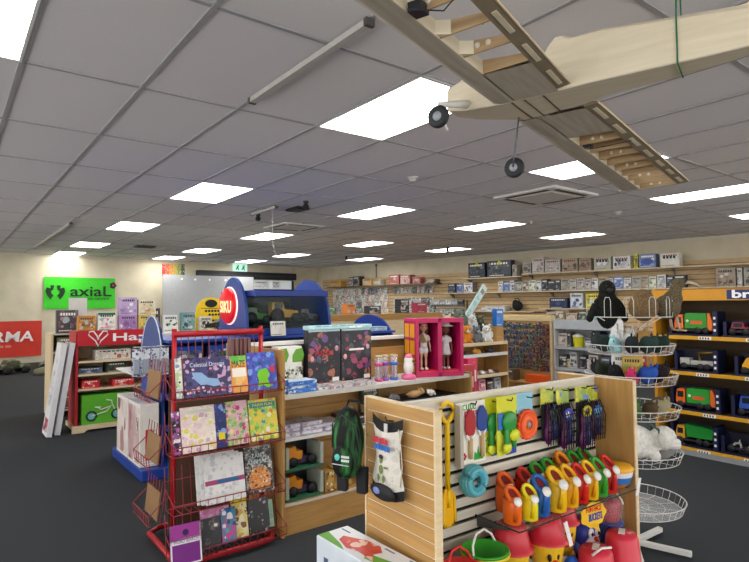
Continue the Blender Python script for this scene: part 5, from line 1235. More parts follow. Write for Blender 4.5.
# items standing in the upper baskets
t = carton('soft_toy_card', 'yellow and green printed toy card standing in the second uppermost spinner basket', 'card', (.12, .02, .16), SP(.056, 225, 1.045), R(208-270), M('c8a83a'), artt(['d0a83c', '2f7a44', '3f9a54', 'd8c070'], 14))
t = carton('soft_toy_card', 'white printed toy card standing in the second uppermost spinner basket', 'card', (.08, .02, .17), SP(.06, 142, 1.045), R(208-270), M('e6e6e2'), artt(['e8e8e4', 'd8dcd8', 'b8c870', 'e8e8e4'], 14))
t = carton('soft_toy_card', 'red and blue printed toy pack standing in the second uppermost spinner basket', 'card', (.07, .02, .16), SP(.062, 296, 1.045), R(208-270), M('b82834'), artt(['b82834', '2a5ab0', 'c83a44', '20242c'], 12))
for i, (dg, r, h, wd) in enumerate(((125, .12, .125, 'below the black puppet'), (208, .12, .12, 'below the round brown puppet'))):
    t = thing('toy_carrier', 'white cloth toy carrier in the uppermost basket, '+wd, 'soft toy', SP(.066, dg, 1.232), R(dg+90), 'white cloth carriers')
    blob('body', [((0, 0, h*.42), (.045, .03, h*.42)), ((0, 0, h*.75), (.035, .026, h*.25))], M('e2e6e4', .9), t, .009)
    b = MB(); b.tube([(-.03, 0, h*.9), (-.02, 0, h+.05), (.02, 0, h+.05), (.03, 0, h*.9)], .006, M('d8dedc', .8), 6); b.build('handle', t)
# white dog
t = thing('soft_toy', 'large white fluffy dog soft toy drooping over the rim of a low spinner basket', 'soft toy', PP(.03, .13, .568), R(-38)); t.scale = (1.12, 1.12, 1.2)
wf = noise_mat('white_fur', 'd6d4ce', 'efeee9', (1, 1, 1), 60, .95, .4)
blob('body', [((-.06, 0, .1), (.1, .085, .085)), ((-.09, .0, .14), (.07, .07, .06)), ((.08, -.03, .125), (.068, .062, .062)), ((.13, -.055, .1), (.035, .035, .03)), ((-.13, -.04, .05), (.04, .045, .05)), ((-.15, -.03, .08), (.04, .045, .04)), ((.02, -.05, .04), (.03, .05, .03))], wf, t, .01)
for q, (x, y) in ((-1, (.045, -.085)), (1, (.10, .03))):
    blob('ear', [((x, y, .12), (.024, .018, .045), (0, .3*q, 0))], M('c9c6bf', .95), t, .008)
b = MB(); b.ell((.158, -.075, .105), (.012, .012, .009), BLACK); b.build('nose', t)
for y in (-.09, -.03):
    b = MB(); b.ell((.128, y, .14), (.007, .007, .008), BLACK); b.build('eye', t)
b = MB(); b.tube([(.035, -.085, .1), (.04, -.06, .17), (.04, .02, .18), (.04, .04, .12)], .006, M('3a6a58', .6), 6); b.build('collar', t)
lump('grey soft toy lying in the low basket under the white dog', SP(.17, 292, .566), .9, '8a8a86', R(290+180), 'soft toys in spinner baskets')

# ------------------------------------------------------------------ amber truck shelves
BX = 5.98
t = thing('truck_shelf', 'amber and brown shelving full of boxed toy trucks', 'shelf', (0, 0, 0))
BY0, BY1 = .7, 2.93
for y in (BY0, BY1-.03):
    b = MB(); b.box(BX, BX+.5, y, y+.03, 0, 1.68, AMBER); b.build('side_panel', t, bevel=.003)
b = MB(); b.box(BX+.48, BX+.5, BY0+.03, BY1-.03, 0, 1.68, BROWN); b.build('back_panel', t)
SZ = [(.075, .13), (.44, .035), (.835, .035), (1.20, .038)]
for z, h in SZ:
    b = MB(); b.box(BX-.002, BX+.025, BY0+.03, BY1-.03, z-h, z, M('d8a024', .35)); b.build('shelf_edge', t, bevel=.002)
    b = MB(); b.box(BX+.025, BX+.48, BY0+.03, BY1-.03, z-.025, z-.002, M('6a5228', .6)); b.build('shelf_board', t)
b = MB(); b.box(BX-.004, BX+.02, BY0+.03, BY1-.03, 1.555, 1.665, AMBER); b.build('header', t, bevel=.002)
b = MB(); b.box(BX+.02, BX+.48, BY0+.03, BY1-.03, 1.66, 1.68, M('8a6420')); b.build('top_board', t)
b = MB(); b.box(BX+.001, BX+.012, BY0, BY1, 0, .05, M('8f949a')); b.build('kick_strip', t, (-.01, 0, 0))
b = MB(); b.box(BX-.008, BX-.004, 1.62, 2.21, 1.568, 1.658, M('1b2f6a', .4)); b.build('name_plate', t)
lettering('bruder', .50, .078, M('f4f4f4'), t, (BX-.009, 1.915, 1.616), (PI/2, 0, -PI/2), bold=.03)
k = 0
for z, ys in ((1.20, (2.42, 2.0)), (.835, (2.45, 2.02)), (.44, (2.40, 2.0)), (.075, (2.46, 2.05))):
    for y in ys:
        b = MB(); b.box(BX-.006, BX-.002, y-.06, y+.06, z-.034, z-.004, M('f2f0ea'))
        for q in (-.04, -.015, .01, .035): b.box(BX-.0075, BX-.006, y+q, y+q+.012, z-.028, z-.01, M('3a3a3a'))
        b.build('price_ticket', t)
RB = -PI/2
def truck(lab, y, z, w_, h, cab, bodyc, tail=None, kind='garbage', boxed=True, grp='boxed toy trucks'):
    """open display box holding a toy truck; local x runs along the shelf away from the left end"""
    t = thing('truck_box', lab, 'toy truck', (BX+.13, y, z+.001), RB, grp)
    nb = M('10173a', .4)
    b = MB(); b.box(-w_/2, w_/2+.05, -.1, .1, 0, .015, nb); b.box(-w_/2, w_/2+.05, .085, .1, .015, h, M('10142c')); b.build('tray', t)
    b = MB(); b.box(w_/2+.005, w_/2+.05, -.1, .085, .015, h*1.02, nb); b.build('end_card', t)
    b = MB()
    for q in (.75, .5, .25): b.box(w_/2+.015, w_/2+.035, -.102, -.1, h*q-.012, h*q+.012, M('e8e8f0'))
    b.build('end_print', t)
    b = MB(); b.box(-w_/2, -w_/2+.03, -.06, .085, .015, h*.9, M('141b40')); b.build('near_card', t)
    x0 = -w_/2+.05; L_ = w_-.06
    b = MB(); b.box(x0, x0+L_, -.045, .045, .045, .065, M('26262a')); b.build('chassis', t)
    for fx in (.12, .62, .82):
        for s in (-1, 1):
            b = MB(); b.lathe([(.01, -.013), (.034, -.012), (.034, .012), (.01, .013)], M('1a1a1c'), T=Matrix.Translation((x0+L_*fx, s*.05, .05)) @ Matrix.Rotation(PI/2, 4, 'X'), n=14); b.build('wheel', t)
    if kind == 'garbage':
        b = MB(); b.prism([(x0, .066), (x0+L_*.24, .066), (x0+L_*.24, h*.88), (x0+.015, h*.88), (x0, h*.5)], -.055, .055, M(cab, .35)); b.build('cab', t, bevel=.004)
        b = MB(); b.box(x0+L_*.05, x0+L_*.2, -.0575, .0575, h*.52, h*.78, M('20262c', .15)); b.build('cab_window', t)
        b = MB(); b.prism([(x0+L_*.28, .07), (x0+L_*.86, .07), (x0+L_*.86, h*.95), (x0+L_*.32, h*.95), (x0+L_*.28, h*.8)], -.06, .06, M(bodyc, .35)); b.build('container', t, bevel=.004)
        b = MB(); b.prism([(x0+L_*.87, .055), (x0+L_*1.0, .055), (x0+L_*1.0, h*.6), (x0+L_*.93, h*.95), (x0+L_*.87, h*.95)], -.06, .06, M(tail or cab, .35)); b.build('hopper', t, bevel=.004)
        if tail:
            b = MB(); b.box(x0+L_*.44, x0+L_*.74, -.0625, -.0605, h*.48, h*.62, M('d8602a')); b.build('side_print', t)
            b = MB(); b.ell((x0+L_*.36, -.061, h*.62), (.014, .002, .014), M('d8e8c8')); b.build('side_badge', t)
    elif kind == 'dump':
        b = MB(); b.prism([(x0, .066), (x0+L_*.24, .066), (x0+L_*.24, h*.85), (x0+.015, h*.85), (x0, h*.5)], -.055, .055, M(cab, .35)); b.build('cab', t, bevel=.004)
        b = MB(); b.box(x0+L_*.05, x0+L_*.2, -.0575, .0575, h*.5, h*.74, M('20262c', .15)); b.build('cab_window', t)
        b = MB(); b.prism([(x0+L_*.3, .09), (x0+L_*.98, .09), (x0+L_*1.02, h*.86), (x0+L_*.26, h*.95)], -.06, .06, M(bodyc, .35)); b.build('dump_body', t, bevel=.004)
    elif kind == 'tractor':
        b = MB(); b.prism([(x0+.01, .08), (x0+L_*.95, .08), (x0+L_*.95, h*.55), (x0+L_*.55, h*.6), (x0+L_*.5, h*.9), (x0+L_*.1, h*.9), (x0+.01, h*.5)], -.045, .045, M(cab, .35)); b.build('body', t, bevel=.004)
        b = MB(); b.box(x0+L_*.14, x0+L_*.46, -.047, .047, h*.6, h*.84, M('1c2430', .15)); b.build('cab_window', t)
    elif kind == 'crane':
        b = MB(); b.prism([(x0, .066), (x0+L_*.3, .066), (x0+L_*.28, h*.6), (x0, h*.6)], -.05, .05, M(cab, .4)); b.box(x0+L_*.32, x0+L_, -.05, .05, .066, .11, M(cab, .4)); b.build('body', t, bevel=.004)
        b = MB(); b.tube([(x0+L_*.55, 0, .11), (x0+L_*.5, 0, h*.85), (x0+L_*.95, 0, h*.9)], .012, M(bodyc, .4), 8); b.build('boom', t)
    elif kind == 'digger':
        b = MB(); b.prism([(x0+.01, .07), (x0+L_*.5, .07), (x0+L_*.5, h*.5), (x0+L_*.35, h*.85), (x0+.05, h*.85), (x0+.01, h*.5)], -.05, .05, M(cab, .35)); b.build('cab', t, bevel=.004)
        b = MB(); b.tube([(x0+L_*.45, 0, h*.45), (x0+L_*.7, 0, h*.9), (x0+L_*.95, 0, h*.5), (x0+L_*.85, 0, .08)], .016, M(bodyc, .35), 8); b.build('boom', t)
    elif kind == 'bikes':
        for j in range(2):
            b = MB(); xx = x0+L_*(.25+.45*j); m = M(['a8a8a0', 'd8d8d0'][j], .4)
            for dx in (-.045, .045): b.tube([(xx+dx+.03*math.cos(a), -.03, .05+.03*math.sin(a)) for a in [k*PI/7 for k in range(14)]], .009, M('1a1a1c'), 6, True)
            b.tube([(xx-.045, -.03, .05), (xx-.01, -.03, .1), (xx+.03, -.03, .11), (xx+.045, -.03, .05)], .012, m, 6); b.tube([(xx+.02, -.03, .1), (xx+.03, -.03, .14)], .006, m, 5); b.build('motorbike', t)
    return t
truck('orange-cabbed green refuse truck in a blue box on the top truck shelf', 2.58, 1.20, .43, .24, 'e8702a', '2f8f2c', 'f07a24')
truck('dark red small vehicle in a blue box on the top truck shelf', 2.13, 1.20, .30, .16, '8a2f44', '5a2434', None, 'tractor')
truck('grey crane vehicle in a blue box on the second truck shelf', 2.56, .835, .38, .22, 'b0b0ac', 'c8a030', None, 'crane')
truck('yellow digger in a blue box on the second truck shelf', 2.02, .835, .34, .2, 'e8a81c', 'e8a81c', None, 'digger')
truck('orange-cabbed green refuse truck with lettered side on the third truck shelf', 2.58, .44, .44, .235, 'e8702a', '2f9a38', 'ee7430')
truck('blue tractor in a blue box on the third truck shelf', 2.06, .44, .34, .22, '2f55b8', '2f55b8', None, 'tractor')
truck('amber-cabbed green tipper truck on the lowest truck shelf', 2.60, .075, .42, .23, 'e0a83a', '1f8a34', None, 'dump')
truck('grey toy motorbikes in a blue box on the lowest truck shelf', 2.15, .075, .36, .18, 'a8a8a0', 'd0d0c8', None, 'bikes')
for i, (z, c) in enumerate(((1.20, '2c6a9a'), (.835, 'c8982a'), (.44, '3a62b0'), (.075, '24407a'))):
    truck(['blue vehicle', 'ochre vehicle', 'second blue tractor', 'navy vehicle'][i]+' in a blue box at the hidden end of the '+['top', 'second', 'third', 'lowest'][i]+' truck shelf', 1.55, z, .36, .2, c, c, None, 'tractor')
# ------------------------------------------------------------------ model kit shelves on the right wall
WM = wood('b89c70', 'cdb184', 'y')
def wshelf(s0, s1, z, d0, d1, lab):
    c = (s0+s1)/2; t = thing('wall_shelf', lab, 'shelf', RW(c, z, 0), RZ_R, 'wall shelves on the right slat wall'); h = (s1-s0)/2
    b = MB(); b.box(-h, h, -d1, -d0, -.02, -.002, WM); b.build('board', t)
    b = MB(); b.box(-h, h, -d1-.008, -d1, -.026, 0, M('d8cbb0', .4)); b.build('front_lip', t)
    n = max(2, int((s1-s0)/1.2))
    for k in range(n):
        b = MB(); x = -h+.15+(2*h-.3)*k/(n-1); b.prism([(-d0, -.16), (-d0, -.021), (-d1+.03, -.021)], x-.006, x+.006, M('8a8478', .4), 'yz'); b.build('bracket', t)
wshelf(6.6, 8.42, 2.21, .06, .34, 'top wall shelf section nearer the corner, carrying the dark kit boxes')
wshelf(8.45, 15.3, 2.26, .06, .34, 'long top wall shelf carrying the wide pale kit boxes')
wshelf(6.0, 15.3, 1.825, .06, .34, 'long middle wall shelf carrying the row of narrow kit boxes')
wshelf(8.9, 10.75, 1.405, .06, .34, 'short lower wall shelf with the dark blue and yellow kit boxes')
wshelf(6.6, 8.8, 1.33, .06, .40, 'low wall shelf with stacked paper goods and a black bag')
KP = {'dark': ['2a2f3c', '3c4250', '56606a', '1c2028', '7a848c'], 'pale': ['c8c4c0', '5a5450', '8a7f78', 'a89c94', 'e0dcd8'], 'warm': ['a89884', '4a3a32', '7a6050', 'd8d0c4', '8a6a5a'],
      'lime': ['b8bca8', 'd8dc3a', 'c8c4d0', '9a8a90', 'e6e2e6'], 'white': ['e6e6e6', '4a4e58', 'a8acb4', '6a7080', '2a2e38'], 'blue': ['6a80b8', '8aa0c8', '4a62a8', 'c8d0dc', '38508a'], 'green': ['dcdcd0', '7a9a4a', 'e8e8e2', '9ab870', 'b0b8a8'],
      'yellow': ['e8dc1c', 'f0e628', '2a2a2a', 'e8d818'], 'grey': ['a8a69e', '4a4840', '6a6860', 'c8c6bc']}
TOPK = [(6.82, 7.36, 2.211, .40, 'dark', 'dark blue-grey kit box with a yellow flash, first on the top shelf from the corner'), (7.42, 8.14, 2.211, .42, 'dark', 'wide dark kit box with a yellow flash, second on the top shelf from the corner'),
        (8.17, 8.30, 2.211, .29, 'grey', 'narrow grey kit box beside the wide dark kit box'), (8.47, 8.70, 2.261, .26, 'grey', 'grey rounded kit carton at the start of the long top shelf'),
        (8.73, 9.05, 2.261, .38, 'pale', 'tall pale kit box, tallest on the long top shelf'), (9.07, 9.46, 2.261, .31, 'pale', 'pale lilac-grey kit box next to the tall pale one'), (9.51, 9.9, 2.261, .30, 'warm', 'grey-brown kit box with an aircraft picture on the top shelf'),
        (9.92, 10.21, 2.261, .28, 'warm', 'dull pink kit box on the top shelf'), (10.27, 10.66, 2.261, .29, 'lime', 'kit box with a lime patch on the top shelf'), (10.7, 11.08, 2.261, .28, 'white', 'white kit box with dark lettering on the top shelf'),
        (11.14, 11.23, 2.261, .31, 'yellow', 'narrow upright yellow kit box on the top shelf'), (11.25, 11.59, 2.261, .29, 'blue', 'blue kit box with a pale oval on the top shelf'), (11.67, 12.05, 2.261, .28, 'green', 'white and green kit box, last on the top shelf')]
for s0, s1, z, h, p, lab in TOPK:
    o = carton('model_kit', lab, 'kit box', (s1-s0-.01, .2, h), RW((s0+s1)/2, z, .23), RZ_R, M(KP[p][0]), artt(KP[p], 9 if p != 'yellow' else 5), 'model kits on the top wall shelf')
    w_ = s1-s0
    if p == 'dark':
        b = MB(); b.prism([(-.02, h*.74), (.06, h*.76), (.05, h*.96), (-.01, h*.98), (-.04, h*.86)], -.103, -.101, M('d8dc2a')); b.build('yellow_flash', o)
    if p == 'blue':
        b = MB(); b.prism([(w_*.36*math.cos(a), h*.45+h*.22*math.sin(a)) for a in [k*PI/10 for k in range(20)]], -.103, -.1005, M('3f5cae')); b.build('oval_print', o)
    if p in ('white', 'lime', 'green'):
        b = MB()
        for k in range(4): b.box(-w_*.34+k*w_*.17, -w_*.34+k*w_*.17+w_*.12, -.103, -.1005, h*.6, h*.78, M('2e3442'))
        b.build('title_print', o)
# narrow row on the middle shelf
CYC = ['white', 'pale', 'grey', 'dark', 'warm', 'blue', 'white', 'pale', 'dark', 'green', 'white', 'warm', 'pale', 'dark', 'white', 'grey']
edges = [6.15, 6.42, 6.68, 6.95] 
bounds = [(6.12, 6.38, .26, 'dark'), (6.42, 6.62, .24, 'blue'), (6.66, 6.95, .27, 'white')]
s = 7.75; i = 0
while s < 12.15:
    w_ = (.16, .19, .14, .22, .17, .2, .15)[i % 7]; bounds.append((s, s+w_-.012, (.27, .25, .28, .24, .26)[i % 5], CYC[(i*5) % 16])); s += w_; i += 1
CN = {'white': 'white', 'pale': 'pale grey', 'grey': 'olive grey', 'dark': 'dark', 'warm': 'brownish', 'blue': 'blue', 'green': 'white and green', 'lime': 'lime-marked', 'yellow': 'yellow'}
for i, (s0, s1, h, p) in enumerate(bounds):
    lab = f'{CN[p]} narrow kit box on the middle wall shelf, {ORD[i]} from the corner end'
    carton('model_kit', lab, 'kit box', (s1-s0, .16, h), RW((s0+s1)/2, 1.826, .24), RZ_R, M(KP[p][3]), artt(KP[p], 15), 'model kits on the middle wall shelf')
for s0, s1, h, p, lab in ((12.68, 13.01, .36, 'warm', 'large brown and white kit box above the truck shelves'), (13.03, 13.12, .35, 'pale', 'narrow pale kit box beside the large brown and white one'), (13.14, 13.5, .35, 'grey', 'large greenish kit box above the truck name plate'), (13.6, 13.95, .33, 'warm', 'large kit box past the greenish one over the truck shelves')):
    carton('model_kit', lab, 'kit box', (s1-s0-.01, .18, h), RW((s0+s1)/2, 1.826, .23), RZ_R, M('cfc9c0'), artt(KP[p], 11), 'model kits on the middle wall shelf')
for s0, s1, h, p, lab in ((9.17, 9.62, .24, 'dark', 'dark blue kit box on the short lower wall shelf'), (9.69, 10.0, .35, 'blue', 'blue and white kit box on the short lower wall shelf'), (10.06, 10.48, .33, 'yellow', 'bright yellow kit box on the short lower wall shelf')):
    cc = {'dark': ['25355e', '2f4478', '1c2644', '3a5288'], 'blue': ['c8d0dc', '5a74b0', 'e0e4ea', '38508a'], 'yellow': ['e8dc2c', 'd8cc28', '4a4a3a', 'f0e85a', 'b8a838']}[p]
    carton('model_kit', lab, 'kit box', (s1-s0-.01, .2, h), RW((s0+s1)/2, 1.406, .23), RZ_R, M(cc[0]), artt(cc, 10), 'model kits on the short lower shelf')
for k, (z, w_, c, n) in enumerate(((1.331, .8, 'c8ccd0', 'lowest'), (1.375, .72, 'dfe2e6', 'middle'), (1.42, .6, 'cfd4da', 'topmost'))):
    carton('paper_pack', f'pale flat paper pack on the low wall shelf, {n} of its pile', 'pack', (w_, .26, .042), RW(7.55+.05*k, z, .22), RZ_R, M(c), artt([c, 'e8eaec', '9aa0a8', c], 8), 'pile of paper packs')
blobt = thing('carry_bag', 'black soft bag standing beside the pile of paper packs', 'bag', RW(8.25, 1.331, .23), RZ_R)
blob('body', [((0, 0, .13), (.15, .1, .13)), ((-.06, 0, .2), (.08, .08, .09))], M('17181a', .8), blobt, .02)
b = MB(); b.tube([(-.08, -.02, .24), (-.05, -.03, .32), (.05, -.03, .32), (.08, -.02, .22)], .012, M('26282a'), 6); b.build('handle', blobt)

# ------------------------------------------------------------------ far peg wall of small packs
t = thing('peg_shelf', 'dark long shelf above the crowded far peg wall', 'shelf', RW(3.4, 2.12, 0), RZ_R)
b = MB(); b.box(-2.5, 2.3, -.34, -.06, -.02, 0, M('5a4a3c')); b.build('board', t)
b = MB(); b.box(-2.5, 2.3, -.35, -.34, -.04, 0, M('6a5c4e')); b.build('front_lip', t)
rp_ = random.Random(11)
PINK_ = ['e8e4de', 'd8d0cc', 'f0eee8', '3a3836', 'b8b4b0', '8a8480']
PALS = [['f0ece6', '4a4644', 'a8a09c', '6a6664', 'd88a80'], ['e0dcd8', '3a3836', '8a8680', 'a89c96'], ['f0eeec', '2a3440', '8a98a8', '4e4e50'], ['ecdcd4', 'b06a60', 'f4eee8', '5a4a48'], ['6a6c70', 'e0e0e0', '4a4a4c', 'a8acb4'], ['ece4d4', 'c89a50', 'f4f0e6', '4a443c'], ['eef2ee', '7a9a8a', 'dce6e0', '3a443e']]
PN = ['cream', 'pale grey', 'white and slate', 'pinkish', 'dark grey', 'cream and amber', 'pale green']
def pack(w_, h, pal, nm='hang_pack', dens=26):
    b = MB(); b.box(-w_/2, w_/2, -.006, 0, 0, h, art(pal, dens)); b.box(-w_*.4, w_*.4, -.03, -.006, h*.08, h*.62, art(pal, dens*1.5)); b.box(-.02, .02, -.05, 0, h-.02, h-.014, CHROME); return b
protos = [pack(.139, .218, p).build('hang_pack') for p in PALS]
for o in protos: o['used'] = 0
def place(o, loc, rz, lab, grp):
    c = o.copy(); COL.objects.link(c); c.location = loc; c.rotation_euler = (0, 0, rz); c['label'] = lab; c['category'] = 'pack'; c['group'] = grp
    if 'used' in c.keys(): del c['used']
    return c
RN = ['top row', 'second row', 'third row', 'fourth row', 'fifth row']
for j in range(5):
    for i in range(18):
        q = rp_.randrange(7)
        place(protos[q], RW(.98+i*.147+.02*(j % 2), 1.84-j*.222+rp_.uniform(-.01, .01), .07+.02*((i+j) % 2)), RZ_R, f'small {PN[q]} pack on the far peg wall, {RN[j]}, {ORD[i]} from the corner', 'small packs on the far peg wall')
for j in range(3):
    for i in range(10):
        q = (2, 1, 4, 2, 0)[rp_.randrange(5)] if j else (4, 1, 0, 4)[rp_.randrange(4)]
        place(protos[q], RW(3.86+i*.165, (1.84, 1.50, 1.25)[j], .08), RZ_R, f'{PN[q]} tool pack on the peg bars, {["top row","second row","third row"][j]}, {ORD[i]} from the corner', 'tool packs on the peg bars')
for o in protos: bpy.data.objects.remove(o)
SB = [(1.2, .55, .2, 'd8a24a', 'amber carton'), (2.0, .2, .3, '4a5050', 'dark grey carton'), (2.25, .3, .32, '3a3c3c', 'dark and white carton'), (2.75, .4, .22, 'd0a45a', 'ochre carton'), (3.2, .3, .18, 'c8c0b0', 'cream carton'), (3.95, .42, .3, 'b0605a', 'dull red carton'), (4.4, .4, .28, 'b86a64', 'dusty pink carton'), (4.85, .3, .2, 'c06a66', 'pale red carton'), (5.35, .4, .12, '5a4a34', 'low brown carton')]
for s, w_, h, c, n in SB:
    carton('stock_carton', f'{n} on the dark long shelf above the far peg wall', 'carton', (w_, .22, h), RW(s+.1, 2.121, .2), RZ_R, M(c), artt([c, c, 'c8c0b8', c], 7), 'cartons on the dark shelf')
t = thing('wall_pipe', 'thin dark vertical pipe on the pale wall above the peg wall', 'pipe', RW(3.0, 2.37, .03), RZ_R)
b = MB(); b.tube([(0, 0, .02), (0, 0, .4)], .022, M('8a8a84')); b.build('tube', t)
b = MB(); b.lathe([(.035, .38), (.035, .43), (.02, .45)], M('3a3a38'), n=12); b.build('cap', t)
# wire rack right of the peg bars
t = thing('wire_rack', 'dark wire rack of cards between the peg bars and the soft toy display', 'rack', RW(6.35, 0, .5), RZ_R)
for x in (-.55, .55):
    b = MB(); b.box(x-.015, x+.015, -.015, .015, 0, 1.62, M('3a3a3c')); b.build('post', t)
for z in (.95, 1.2, 1.45):
    b = MB(); b.box(-.55, .55, -.16, .02, z, z+.015, M('4a4a4c')); b.box(-.55, .55, -.165, -.155, z, z+.06, M('5a5a5c')); b.build('wire_shelf', t)
cc_ = [['c8ccd0', '5a6068', 'e0e2e4'], ['9aa4a8', '3a4048', 'd8dadc'], ['26262a', '3a3a40', '26262a']]
for j, z in enumerate((.966, 1.216, 1.466)):
    for i in range(5):
        q = 2 if (j == 2 and i > 3) else (i+j) % 2
        o = carton('card_pack', f'{["pale","grey","black"][q]} card pack in the dark wire rack, {["lower","middle","upper"][j]} shelf, {ORD[i]} from the corner', 'pack', (.18, .06, .17), (0, 0, 0), RZ_R, M(cc_[q][0]), artt(cc_[q], 18), 'card packs in the wire rack')
        o.location = RW(6.35-.43+i*.21, z, .5+.07)
# pale wooden counter in the middle distance
t = thing('wooden_counter', 'long pale wooden counter behind the magenta doll case', 'counter', (7.3, 9.0, 0))
b = MB(); b.box(-1.6, 1.5, 0, .5, 0, 1.22, PALEW); b.build('body', t)
b = MB(); b.box(-1.65, 1.55, -.03, .53, 1.22, 1.34, MAPLE); b.build('worktop', t, bevel=.005)
for x in (-1.0, -.2, .6):
    b = MB(); b.box(x, x+.7, -.006, 0, .1, 1.1, PALEW); b.build('door_panel', t)
for i, (x, w_, h, c, n) in enumerate(((-1.4, .25, .14, '4a8a4a', 'green box'), (-.9, .2, .2, 'd8843a', 'orange box'), (-.3, .3, .16, '3a3a40', 'dark box'), (.5, .25, .3, '2a2c34', 'tall dark box'), (1.0, .3, .22, 'b03a5a', 'crimson box'))):
    carton('counter_box', f'{n} standing on the long pale wooden counter', 'box', (w_, .18, h), (7.3+x, 9.2, 1.3405), 0, M(c), artt([c, c, 'd0ccc4', c], 12), 'boxes on the pale counter')
# ------------------------------------------------------------------ soft toy stand
t = thing('toy_stand', 'maple display stand with white trays heaped with soft toys', 'display stand', (6.12, 5.45, 0))
b = MB(); b.box(-.55, .55, .46, .49, 0, 1.35, MAPLE); b.build('back_panel', t)
for x in (-.57, .55):
    b = MB(); b.box(x, x+.022, 0, .46, 0, .958, MAPLEZ); b.build('side_panel', t)
for z in (.96, .80, .50, .23):
    b = MB(); b.box(-.548, .548, .0, .459, z-.02, z, WHITE); b.build('tray', t)
    b = MB(); b.box(-.548, .548, -.012, 0, z-.025, z+.022, M('dcdcd8') if z == .80 else PALEW); b.build('tray_lip', t)
b = MB(); b.box(-.548, .42, .24, .459, .96, 1.10, PALEW); b.build('riser', t)
CX, CYy = 6.12, 5.45
def plush(lab, x, dy, z, c, s, rz, accent=None, face=True):
    t = thing('soft_toy', lab, 'soft toy', (CX+x, CYy+dy, z+.001), rz, 'soft toys on the maple stand'); t.scale = (s, s, s)
    blob('body', [((0, 0, .1), (.085, .075, .1)), ((0, -.03, .22), (.075, .068, .068)), ((-.06, -.07, .04), (.03, .05, .03)), ((.06, -.07, .04), (.03, .05, .03)), ((-.09, -.03, .13), (.028, .03, .055)), ((.09, -.03, .13), (.028, .03, .055))], M(c, .95), t, .013)
    blob('muzzle', [((0, -.09, .2), (.035, .03, .028))], M(accent or 'e6dcc8', .9), t, .009)
    for q in (-1, 1):
        blob('ear', [((q*.055, -.02, .29), (.024, .014, .026))], M(c, .95), t, .009)
        b = MB(); b.ell((q*.028, -.092, .235), (.008, .006, .009), BLACK); b.build('eye', t)
    b = MB(); b.ell((0, -.118, .21), (.011, .008, .008), BLACK); b.build('nose', t)
    return t
plush('orange tiger soft toy on the top tray of the maple stand', -.22, .12, .96, 'd8892c', .92, R(-15), 'f0e8d8')
plush('grey soft toy on the top tray next to the orange tiger', .0, .12, .96, '70747a', .86, R(-10), 'b8bcc0')
plush('large grey-green soft toy towering at the back of the top tray', -.12, .34, 1.10, '6a7264', 1.2, R(-20), '8a8f80')
plush('white soft toy on the top tray beside the grey one', .22, .12, .96, 'e4e4e0', .9, R(-25), 'f4f2ee')
plush('white and grey cat soft toy behind the white one', .14, .34, 1.10, 'cfd0d0', .95, R(-5), 'e8e8e8')
plush('dark green soft toy beside the blue box', .33, .34, 1.10, '3a4a3a', .8, R(-30), '5a6a50')
plush('brown soft toy low at the corner of the top tray', -.43, .10, .96, '8a5a3a', .7, R(-25), 'c8a080')
plush('cream soft toy between the brown one and the tiger', -.38, .34, 1.10, 'd8c8a8', .95, R(-10), 'efe6d0')
carton('kite_box', 'long pale teal box leaning diagonally above the soft toys', 'box', (.11, .03, .64), (6.27, 5.885, 1.33), 0, M('bfe0e0'), artt(['c6e6e4', 'a8d4d4', 'd8efee', 'e8f4f0'], 9), None)
[q for q in COL.objects if q.name.startswith('kite_box')][0].rotation_euler = (0, R(42), 0)
carton('blue_box', 'bright blue box standing among the soft toys of the maple stand', 'box', (.13, .1, .26), (6.60, 5.56, 1.1965), R(-12), M('2070c8'), artt(['2478d0', '1c68c0', '2478d0', '3a8ae0'], 10))
carton('display_block', 'maple riser block carrying the bright blue box', 'box', (.13, .1, .235), (6.60, 5.56, .961), R(-12), MAPLE, MAPLE)
def lying(lab, x, z, c, c2, s):
    o = pup(lab, CX+x, CYy+.12, z+.001+.0, c, s, R(12), 'soft toys on the maple stand', c2); return o
lying('orange tiger soft toy lying on the second white tray', .02, .80, 'd89a44', '3a2a1c', .9)
lying('black and white soft toy lying on the second white tray', -.3, .80, '2a2828', 'e0e0e0', .85)
lying('dark spotted soft toy on the second white tray near its end', .34, .80, '4a4250', '2a2630', .8)
for i, (x, c, w_) in enumerate(((-.4, 'c07a4a', 'tan'), (-.22, 'eceae6', 'white'), (-.04, 'dcd8d2', 'off-white'), (.14, 'f2f0ee', 'bright white'), (.32, 'e8d8dc', 'pale pink'), (.44, '5a4038', 'dark brown'))):
    lying(f'{w_} soft toy in the third white tray of the maple stand', x, .50, c, None, .58)
for i, (x, c, w_, h) in enumerate(((-.45, ['3a6a9a', '5a8ab0', '2a4a70'], 'blue denim', .2), (-.28, ['2f6ab0', '3a7ac0', '1c4a80'], 'bright blue', .22), (-.1, ['e0dcdc', 'c87a80', 'f0ecec', '4a4044'], 'white and rose', .16), (.08, ['d88a94', 'e8d0d4', 'b05a68', 'f0e8e8'], 'rose patterned', .2), (.25, ['3a2428', '6a3a40', '8a8a8a'], 'dark maroon', .17), (.42, ['9aa0a4', '5a6468', 'c8c8c8'], 'grey', .2))):
    carton('doll_clothes_pack', f'{w_} doll clothes pack on the lowest white tray of the maple stand', 'pack', (.15, .06, h), (CX+x, CYy+.1, .2345), R(3), M(c[0]), artt(c, 20), 'doll clothes packs', tilt=.08)
